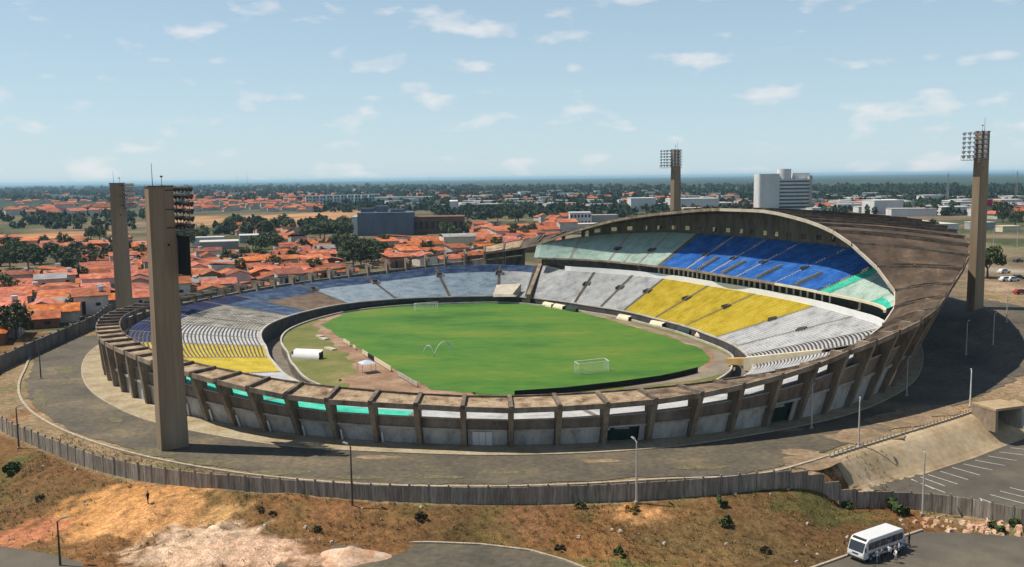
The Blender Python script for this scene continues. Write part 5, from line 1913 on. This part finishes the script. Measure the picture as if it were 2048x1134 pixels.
block('school_hall', 'low hall with a greenish grey roof among the orange houses', 888, 952, 497, 6.5, 16, M['cream'], roof=M['roof_grey'], rz=0.25, parapet=False)
block('white_chapel', 'small bright white gabled building on the far open ground', 900, 914, 424, 13, 14, M['bwhite'], rz=0.0, parapet=False)
block('long_shed', 'long low grey shed right of the white chapel', 920, 1030, 420, 7, 26, M['bgrey'], roof=M['shed'], rz=0.12)
block('white_shed', 'long white shed beyond the dirt field', 705, 780, 406, 9, 26, M['bwhite'], roof=M['shed'], rz=0.1)
block('white_shed', 'white shed right of the one beyond the dirt field', 785, 855, 403, 8, 26, M['bwhite'], roof=M['shed'], rz=0.1)
block('silver_shed', 'silver-roofed shed among the houses behind the nearest tower', 400, 470, 500, 4.4, 18, M['bgrey'], roof=M['shed'], rz=0.3)
block('silver_shed', 'silver-roofed shed farther right behind the nearest tower', 480, 545, 486, 4.6, 18, M['bgrey'], roof=M['shed'], rz=0.3)
block('white_hall', 'white hall behind the nearest tower, left of the silver sheds', 384, 440, 492, 5.0, 9, M['bwhite'], rz=0.2)
t, L_, h = block('red_shop', 'low white building topped with red cladding right of the right tower', 1958, 1988, 432, 9, 14, M['bwhite'], rz=0.0)
mb = MB()
mb.box((L_ / 2, -0.4, h + 3.6), (L_ * 0.8, 2.0, 6.5))
mb.build('red_cladding', M['red_sign'], t)
block('depot', 'long depot with a grey metal roof at the right edge', 1955, 2000, 460, 5, 14, M['bgrey'], roof=M['shed'], rz=0.2)
block('depot_wall', 'pale garden building at the far right edge', 2005, 2046, 466, 4.2, 8, M['cream'], rz=0.1)
for i, px in enumerate(range(612, 752, 14)):
    block('apartment_block', f'pale teal walk-up apartment block, {ORD[i]} from left in its row', px, px + 10, 411 - i * 0.45, 15.5, 16, M['teal_wall'] if i % 2 else M['bwhite'], 3, 2, rz=0.25)['group' if False else 0]['group'] = 'pale teal apartment blocks'
random.seed(91)
for i, (px, py) in enumerate(((92, 428), (128, 424), (24, 428), (100, 434), (205, 424), (232, 420), (180, 420), (150, 431))):
    x, y, _ = at(px, py, 0)
    hm = HM[(i * 3) % 16]
    t = thing('farm_house', f'large pink-roofed house on the green belt, {ORD[i]} placed from the horizon side', 'house', (x, y, 0), 0.5 + 0.1 * i, 'pink-roofed houses on the green belt')
    t['label'] = f'pink-roofed house number-{ORD[i]} size among the green belt'
    t.scale = (2.3, 2.3, 2.0)
    link('wall', hm['wall'], t)
    link('roof', hm['roof'], t)
_px = sorted([o for o in COL.objects if o.name.startswith('farm_house')], key=lambda o: proj(o.location)[0])
for i, o in enumerate(_px):
    o['label'] = f'large pink-roofed house, {ORD[i]} from left on the far green belt'
# masts
def mast(label, px, py, top, lattice=False):
    x, y, _ = at(px, py, 0)
    t = thing('radio_mast', label, 'mast', (x, y, 0), 0.3, 'masts on the horizon')
    mb = MB()
    w = 0.9 if lattice else 0.35
    if lattice:
        for sx in (-1, 1):
            for sy in (-1, 1):
                mb.tube((sx * w * 1.5, sy * w * 1.5, 0), (sx * w * .4, sy * w * .4, top), 0.16, n=4)
        for k in range(int(top / 2.5)):
            f0 = 1.5 - 1.1 * k * 2.5 / top
            f1 = 1.5 - 1.1 * (k + 1) * 2.5 / top
            for q in range(4):
                c = [(-1, -1), (1, -1), (1, 1), (-1, 1)]
                a, b = c[q], c[(q + 1) % 4]
                mb.tube((a[0] * w * f0, a[1] * w * f0, k * 2.5), (b[0] * w * f1, b[1] * w * f1, (k + 1) * 2.5), 0.09, n=3)
    else:
        mb.tube((0, 0, 0), (0, 0, top), 0.5, 0.22, n=6)
    mb.build('shaft', M['steel'], t)
    mb = MB()
    mb.tube((-0.8, 0, top - 1.5), (0.8, 0, top - 1.5), 0.12, n=5)
    mb.tube((0, 0, top), (0, 0, top + 3), 0.1, n=5)
    mb.build('antenna', M['steel'], t)


mast('thin mast on the horizon, left of a pair', 476, 392, 62)
mast('thin mast on the horizon, right of a pair', 496, 394, 66)
mast('lattice pylon left of the right floodlight tower', 1894, 412, 40, True)
mast('lattice pylon at the far right edge', 2032, 408, 42, True)
mast('slender mast on the wooded horizon in the middle', 860, 386, 50)

# ================================================================== TUNNEL at the end of the embankment
tn = thing('tunnel_mouth', 'dark square tunnel mouth in the earth bank at the right', 'tunnel', at(1995, 832, 0)[:2] + (-1.6,), 0.35)
for nm, c, sz, mt in (('jamb', (-2.9, 0, 1.5), (0.5, 5, 3.6), 'concrete'), ('jamb', (2.9, 0, 1.5), (0.5, 5, 3.6), 'concrete_pale'), ('lintel', (0, 0, 3.5), (6.4, 5, 0.4), 'embank'), ('back_wall', (0, 2.3, 1.5), (5.3, 0.3, 3.6), 'dark'), ('wing_wall', (6.6, -1.2, 0.9), (7, 0.5, 2.2), 'concrete_pale')):
    mb = MB()
    mb.box(c, sz)
    mb.build(nm, M[mt], tn)

# ================================================================== VEHICLES
def car(label, px, py, rz, paint_, z=None):
    x, y, zz = at(px, py, z)
    t = thing('car', label, 'car', (x, y, zz), rz, 'cars parked beyond the right tower')
    mb = MB()
    mb.hexa([(-2.1, -.85, .3), (2.1, -.85, .3), (2.1, .85, .3), (-2.1, .85, .3)], [(-2.05, -.85, .85), (2.0, -.82, .75), (2.0, .82, .75), (-2.05, .85, .85)])
    mb.hexa([(-1.8, -.78, .85), (0.95, -.78, .82), (0.95, .78, .82), (-1.8, .78, .85)], [(-1.3, -.65, 1.42), (0.35, -.65, 1.42), (0.35, .65, 1.42), (-1.3, .65, 1.42)])
    mb.build('body', M[paint_], t)
    mb = MB()
    for s_ in (-1, 1):
        A = [(-1.6, s_ * .765, .92), (0.75, s_ * .765, .9), (0.3, s_ * .69, 1.36), (-1.25, s_ * .69, 1.36)]
        mb.face(A if s_ < 0 else A[::-1])
    mb.face([(0.99, -.72, .88), (0.99, .72, .88), (0.42, .6, 1.38), (0.42, -.6, 1.38)])
    mb.build('windows', M['glass'], t)
    for wx in (-1.3, 1.3):
        for s_ in (-1, 1):
            mb = MB()
            mb.tube((wx, s_ * .66, .32), (wx, s_ * .88, .32), .32, n=12)
            mb.build('wheel', M['rubber'], t)
    return t


for i, (px, py, rz, c, lab) in enumerate(((2008, 546, 0.3, 'car_white', 'white car farthest back on the lot beyond the right tower'), (2012, 562, 0.2, 'car_white', 'white car in the front row, left one'), (2026, 562, 0.25, 'car_white', 'white car in the front row, right one'),
                                          (2037, 558, 0.3, 'car_dark', 'dark car beside the white pair on the lot'), (2042, 588, 0.1, 'car_red', 'reddish car at the right edge of the lot'), (1996, 528, 1.2, 'car_white', 'white van-like car near the dark round tree'), (2036, 524, 0.4, 'car_dark', 'dark car in the back row by the far fence'))):
    car(lab, px, py, rz, c)

ROADZ = -3.05
fa, rb = np.array(at(1700, 1126, ROADZ)), np.array(at(1800, 1090, ROADZ))
hd = (fa - rb)[:2] / np.linalg.norm((fa - rb)[:2])
bus_rz = math.atan2(hd[1], hd[0])                   # local +x is forwards
bus = thing('minibus', 'white minibus parked at the kerb in the lower right corner', 'minibus', (*((fa + rb) / 2)[:2], ROADZ), bus_rz)
BL, BW, BH = 7.4, 2.25, 2.75


def prism(profile, y0, y1):
    """side profile in x,z extruded across"""
    mb = MB()
    n = len(profile)
    a = [(x, y0, z) for x, z in profile]
    b = [(x, y1, z) for x, z in profile]
    mb.face(a)
    mb.face(b[::-1])
    for i in range(n):
        j = (i + 1) % n
        mb.face([a[j], a[i], b[i], b[j]])
    return mb


def fix_normals(o):
    bm = bmesh.new()
    bm.from_mesh(o.data)
    bmesh.ops.remove_doubles(bm, verts=bm.verts, dist=1e-4)
    bmesh.ops.recalc_face_normals(bm, faces=bm.faces)
    bm.to_mesh(o.data)
    bm.free()
    return o


H2 = BL / 2
side = [(-H2, .42), (H2 - .05, .42), (H2 + .1, .62), (H2 + .05, 1.15), (H2 - .42, 2.35), (H2 - .75, 2.62), (H2 - 1.1, 2.72), (-H2 + .5, 2.74), (-H2 + .12, 2.6), (-H2, 2.2)]
o = fix_normals(prism(side, -BW / 2, BW / 2).build('body', M['car_white'], bus))
bv = o.modifiers.new('soft', 'BEVEL')
bv.width = 0.10
bv.segments = 3
mb = prism([(H2 - .02, 1.22), (H2 - .40, 2.28), (H2 - .37, 2.29), (H2 + .03, 1.23)], -BW / 2 + .14, BW / 2 - .14)
fix_normals(mb.build('windscreen', M['glass'], bus))
mb = prism([(H2 - .58, 2.44), (H2 - .82, 2.66), (H2 - .79, 2.69), (H2 - .54, 2.47)], -BW / 2 + .2, BW / 2 - .2)
fix_normals(mb.build('roof_sign_band', M['dark'], bus))
for s_ in (-1, 1):
    for k in range(6):
        mb = MB()
        x0, x1 = -H2 + .25 + k * 1.07, -H2 + .25 + k * 1.07 + 1.0
        mb.box(((x0 + x1) / 2, s_ * (BW / 2 + .005), 1.86), (x1 - x0, .03, .82))
        mb.build('side_window', M['glass'], bus)
    for wx in (-H2 + 1.5, H2 - 1.25):
        mb = MB()
        mb.tube((wx, s_ * (BW / 2 - .25), .40), (wx, s_ * (BW / 2 + .02), .40), .40, n=16)
        w_ = mb.build('wheel', M['rubber'], bus)
        mb = MB()
        mb.tube((wx, s_ * (BW / 2 + .0), .40), (wx, s_ * (BW / 2 + .035), .40), .2, n=12)
        mb.build('rim', M['steel'], w_)
    mb = MB()
    mb.box((H2 + .08, s_ * .8, .86), (.06, .34, .2))
    mb.build('headlight', M['headlamp'], bus)
    mb = MB()
    mb.tube((H2 - .15, s_ * (BW / 2), 2.0), (H2 + .15, s_ * (BW / 2 + .28), 1.95), .03, n=5)
    mb.box((H2 + .16, s_ * (BW / 2 + .3), 1.75), (.08, .2, .42))
    mb.build('mirror', M['dark'], bus)
    mb = MB()
    mb.box((-.2, s_ * (BW / 2 + .008), .9), (BL - 1.2, .02, .34))
    mb.build('side_stripe', M['bblue'], bus)
mb = MB()
mb.box((H2 + .08, 0, .5), (.1, BW - .3, .2))
mb.build('bumper', M['dark'], bus)
mb = MB()
mb.box((H2 + .07, 0, .98), (.05, .8, .16))
mb.build('grille', M['dark'], bus)

# ================================================================== PEOPLE
SKIN = paint('skin', (0.24, 0.13, 0.08), 0.1)
HAIR = paint('hair', (0.015, 0.012, 0.01), 0.1)


def person(label, loc, rz, shirt, trousers, pose=0, group='people beside the minibus'):
    r = random.Random(hash(label) % 9999 if False else len(label) * 7 + pose)
    st = (0.16, 0.10, 0.05)[pose % 3]
    arm = (0.10, 0.42, 0.22)[pose % 3]
    J = {  # joint: (x, y, z, radius)
        'pel': (0, 0, .93, .135), 'spn': (0, .01, 1.15, .14), 'chs': (0, 0, 1.36, .155), 'nck': (0, .0, 1.50, .055), 'hd0': (0, .02, 1.58, .075), 'hd1': (0, .025, 1.68, .092), 'hd2': (0, .015, 1.76, .06),
    }
    E_ = [('pel', 'spn'), ('spn', 'chs'), ('chs', 'nck'), ('nck', 'hd0'), ('hd0', 'hd1'), ('hd1', 'hd2')]
    for s_, n in ((-1, 'l'), (1, 'r')):
        J['hip' + n] = (s_ * .10, 0, .88, .095)
        J['kne' + n] = (s_ * .11, s_ * st * .7 + .03, .48, .062)
        J['ank' + n] = (s_ * .11, s_ * st * 1.4, .09, .042)
        J['toe' + n] = (s_ * .12, s_ * st * 1.4 + .15, .035, .032)
        J['sho' + n] = (s_ * .185, 0, 1.41, .06)
        J['elb' + n] = (s_ * (.25 + .02 * pose), .02 + .05 * pose, 1.13, .045)
        J['wri' + n] = (s_ * (.24 - .05 * pose), .08 + arm * .5, .90 + arm * .35, .034)
        J['han' + n] = (s_ * (.23 - .05 * pose), .11 + arm * .62, .81 + arm * .45, .036)
        E_ += [('pel', 'hip' + n), ('hip' + n, 'kne' + n), ('kne' + n, 'ank' + n), ('ank' + n, 'toe' + n), ('chs', 'sho' + n), ('sho' + n, 'elb' + n), ('elb' + n, 'wri' + n), ('wri' + n, 'han' + n)]
    names = list(J)
    me = bpy.data.meshes.new('person')
    me.from_pydata([J[k][:3] for k in names], [(names.index(a), names.index(b)) for a, b in E_], [])
    tmp = bpy.data.objects.new('person_tmp', me)
    COL.objects.link(tmp)
    sk = tmp.modifiers.new('skin', 'SKIN')
    sv = me.skin_vertices[0].data
    for i, k in enumerate(names):
        sv[i].radius = (J[k][3], J[k][3] * (0.72 if k in ('spn', 'chs', 'pel') else 1.0))
        sv[i].use_root = (k == 'pel')
    sb = tmp.modifiers.new('sub', 'SUBSURF')
    sb.levels = sb.render_levels = 1
    out = bpy.data.meshes.new_from_object(tmp.evaluated_get(bpy.context.evaluated_depsgraph_get()))
    bpy.data.objects.remove(tmp)
    out.materials.clear()
    for m_ in (SKIN, shirt, trousers, HAIR, M['dark']):
        out.materials.append(m_)
    for p in out.polygons:
        c = p.center
        far_arm = abs(c.x) > 0.2 and c.z < 1.2 and c.z > 0.6
        if c.z > 1.735 or (c.z > 1.62 and c.y < -0.01):
            p.material_index = 3
        elif c.z > 1.49 or far_arm:
            p.material_index = 0
        elif c.z > 0.93:
            p.material_index = 1
        elif c.z > 0.12:
            p.material_index = 2
        else:
            p.material_index = 4
        p.use_smooth = True
    o = link('person', out)
    o.location = loc
    o.rotation_euler = (0, 0, rz)
    return tag(o, label, 'person', group)


def cloth(n, c):
    return paint('cloth_' + n, c, 0.15)


CL = {k: cloth(k, c) for k, c in dict(white=(0.7, 0.7, 0.7), grey=(0.3, 0.3, 0.32), black=(0.02, 0.02, 0.025), blue=(0.04, 0.07, 0.2), red=(0.35, 0.05, 0.05), denim=(0.06, 0.09, 0.16), khaki=(0.25, 0.2, 0.12)).items()}
bx, by = np.array([math.cos(bus_rz), math.sin(bus_rz)]), np.array([-math.sin(bus_rz), math.cos(bus_rz)])
bc = ((fa + rb) / 2)[:2]
for i, (lx, ly, sh, tr, ps, lab) in enumerate((
        (2.2, 1.9, 'grey', 'denim', 0, 'person in grey standing by the front wheel of the minibus'), (1.2, 1.75, 'grey', 'black', 1, 'person in grey and black close to the minibus side'),
        (0.3, 2.9, 'white', 'grey', 2, 'person in a white shirt standing apart on the road side'), (0.0, 1.8, 'white', 'denim', 0, 'person in white leaning near the middle of the minibus'),
        (-0.9, 2.0, 'grey', 'denim', 1, 'person in grey behind the one in white by the minibus'), (-1.8, 1.8, 'white', 'black', 2, 'person in white and black by the rear wheel'), (-2.7, 1.9, 'blue', 'denim', 0, 'person in blue near the back corner of the minibus'),
        (-4.4, 0.6, 'white', 'khaki', 1, 'person in white and khaki behind the minibus'), (-5.1, 0.9, 'black', 'black', 0, 'person in black behind the minibus'), (-4.9, 0.1, 'red', 'denim', 2, 'person in red standing behind the minibus'))):
    q = bc + bx * lx + by * ly
    person(lab, (q[0], q[1], ROADZ + 0.005), bus_rz + 2.4 + i * 0.9, CL[sh], CL[tr], ps)
x, y, z = at(297, 1017)
person('lone person in dark clothes walking on the orange earth', (x, y, ground_z(x, y) - 0.02), 1.1, CL['black'], CL['black'], 0, 'lone walker')

# ================================================================== SMALL GROWTH, STONES AND SPOIL
sp = at(700, 1116, -1.95)
mb = MB()
NR, NA = 9, 28
for i in range(NR + 1):
    for k in range(NA):
        a = 2 * math.pi * k / NA
        rr = 3.4 * i / NR * (1 + 0.2 * math.sin(3 * a + 1))
        x_, y_ = math.cos(a) * rr * 1.25, math.sin(a) * rr * 0.75
        mb.v.append((x_, y_, max(-0.1, 1.3 * (1 - (i / NR) ** 1.4)) + 0.35 * fbm(x_ + 9, y_, 0.7, 3) * (1 - i / NR) - 0.08))
for i in range(NR):
    for k in range(NA):
        j = (k + 1) % NA
        mb.f.append((i * NA + k, (i + 1) * NA + k, (i + 1) * NA + j, i * NA + j))
        mb.m.append(0)
o = mb.build('soil_heap', M['soil_pile'], smooth=True)
o.location = sp
tag(o, 'heap of pale sandy soil tipped on the lower road', 'soil heap')


def shrub_mesh(seed, r_, mat):
    return crown_mesh('foliage', r_, r_ * 0.7, 9, 16, 0.16 * r_ + 0.06, mat, seed)[0]


SH = [shrub_mesh(k, 0.9, M['shrub']) for k in range(3)] + [shrub_mesh(k + 5, 0.9, material('dark_dry_shrub', [(0.03, 0.028, 0.012), (0.075, 0.06, 0.025)], 1.0)) for k in range(2)]
M['shrub_ochre'] = material('ochre_shrub', [(0.26, 0.14, 0.03), (0.4, 0.24, 0.06)], 1.0)
SH.append(shrub_mesh(12, 0.9, M['shrub_ochre']))
for i, (px, py, sc, k, lab) in enumerate(((842, 1043, 0.9, 3, 'dark clump standing in for the shadow of the lamp post head'), (635, 1073, 0.6, 3, 'small dark shrub beside the footpath'), (1440, 1008, 1.0, 0, 'green shrub in the grass below the wall'), (1450, 1045, 1.1, 1, 'green shrub below the first one in the grass'),  # first entry: dark clump added in place of the lamp head's cast shadow
                                          (25, 945, 1.6, 2, 'bright green shrub at the left edge of the slope'), (1265, 1022, 1.0, 5, 'ochre shrub at the foot of the pale lamp post'), (1690, 1010, 1.6, 1, 'olive shrub in the green grass left of the minibus'), (1790, 1025, 1.8, 0, 'olive shrub near the lamp post by the minibus'), (1160, 1015, 0.8, 0, 'low green shrub under the middle of the wall'),
                                          (1350, 990, 0.9, 1, 'weedy shrub growing against the long wall'), (520, 1035, 0.6, 4, 'dark clump on the dry slope, left one'), (545, 1040, 0.5, 4, 'dark clump on the dry slope, right one'), (1990, 1060, 1.2, 0, 'bush at the wall in the lower right corner'), (2030, 1052, 1.0, 2, 'bush at the right edge below the wall'),
                                          (1240, 1112, 0.9, 2, 'green weeds near the lower road at the bottom'), (1530, 1105, 0.8, 4, 'dark shrub on the slope left of the minibus kerb'), (1120, 1098, 0.7, 4, 'dark shrub at the edge of the lower road'), (80, 1000, 0.7, 3, 'small dark shrub left of the orange bank'))):
    x, y, z = at(px, py)
    t = thing('shrub', lab, 'shrub', (x, y, ground_z(x, y) + 0.25 * sc), i * 1.3, 'shrubs on the dry slope')
    t.scale = (sc, sc, sc)
    link('foliage', SH[k], t)
# dry tufts and stones scattered over the slope
tuft = MB()
rr = random.Random(4)
for k in range(9):
    a = rr.uniform(0, 6.28)
    l_, w_ = rr.uniform(.25, .5), rr.uniform(.02, .04)
    dx, dy = math.cos(a), math.sin(a)
    b0 = (dx * .08, dy * .08, 0)
    tuft.face([(b0[0] - dy * w_, b0[1] + dx * w_, 0), (b0[0] + dy * w_, b0[1] - dx * w_, 0), (b0[0] + dx * l_ * .6, b0[1] + dy * l_ * .6, l_)])
items, stones = [], []
stone = MB()
stone.hexa([(-.5, -.4, -.1), (.5, -.35, -.1), (.45, .4, -.1), (-.4, .45, -.1)], [(-.3, -.25, .35), (.28, -.2, .3), (.3, .25, .38), (-.25, .2, .3)])
random.seed(17)
cnt = 0
while cnt < 34000:
    x, y = random.uniform(-75, 70), random.uniform(82, 165)
    psi, R = to_polar(x, y)
    sR = R - edge_R(psi)
    if psi > 6 or psi < -95:
        continue
    cnt += 1
    if sR > 0.6:
        c_ = soil(x, y)
        if c_[0] > 0.30 and random.random() < 0.93:
            continue
        if fbm(x, y, 0.13, 3) + random.uniform(-0.5, 0.5) < -0.12:
            continue
        px, py = proj((x, y, ground_z(x, y)))
        if (560 < px < 1130 and py > 1096) or (px < 230 and py > 1088 + px * 0.2) or (px > 1560 and py > 1165 - (px - 1560) * 0.36):
            continue
        items.append((tuft, (x, y, ground_z(x, y) - 0.06), random.uniform(0, 6.28), random.uniform(0.35, 1.3)))
        if random.random() < 0.018:
            stones.append((stone, (x, y, ground_z(x, y)), random.uniform(0, 6.28), random.uniform(0.15, 0.6)))
    elif road_out_R(psi) + 1.8 < R < edge_R(psi) - 0.8 and random.random() < 0.8:
        items.append((tuft, (x, y, terrain(x, y) - 0.06), random.uniform(0, 6.28), random.uniform(0.4, 1.0)))
many('dry_grass', items, [M['dry_grass']], 'dry grass tufts over the slope')
many('loose_stones', stones, [M['coping']], 'pale stones scattered over the slope')
rub = []
for _ in range(60):
    x, y, z = at(random.gauss(1975, 35), random.gauss(1056, 7))
    rub.append((stone, (x, y, ground_z(x, y)), random.uniform(0, 6.28), random.uniform(0.3, 1.3)))
for _ in range(25):
    x, y, z = at(random.gauss(1870, 18), random.gauss(1045, 6))
    rub.append((stone, (x, y, ground_z(x, y)), random.uniform(0, 6.28), random.uniform(0.3, 0.9)))
many('rubble', rub, [M['soil_pile']], 'rubble dumped against the wall')

# ================================================================== HAZE
mb = MB()
mb.box((0, 0, 27.0), (84000, 84000, 70.0))
hz_m = bpy.data.materials.new('pale_air')
hz_m.use_nodes = True
hn = hz_m.node_tree.nodes
hn.clear()
ho = hn.new('ShaderNodeOutputMaterial')
hv = hn.new('ShaderNodeVolumePrincipled')
hv.inputs['Color'].default_value = (0.48, 0.79, 1.0, 1)
hv.inputs['Density'].default_value = 0.00006
hv.inputs['Anisotropy'].default_value = 0.2
hz_m.node_tree.links.new(hv.outputs[0], ho.inputs['Volume'])
tag(mb.build('haze', hz_m), kind='stuff')
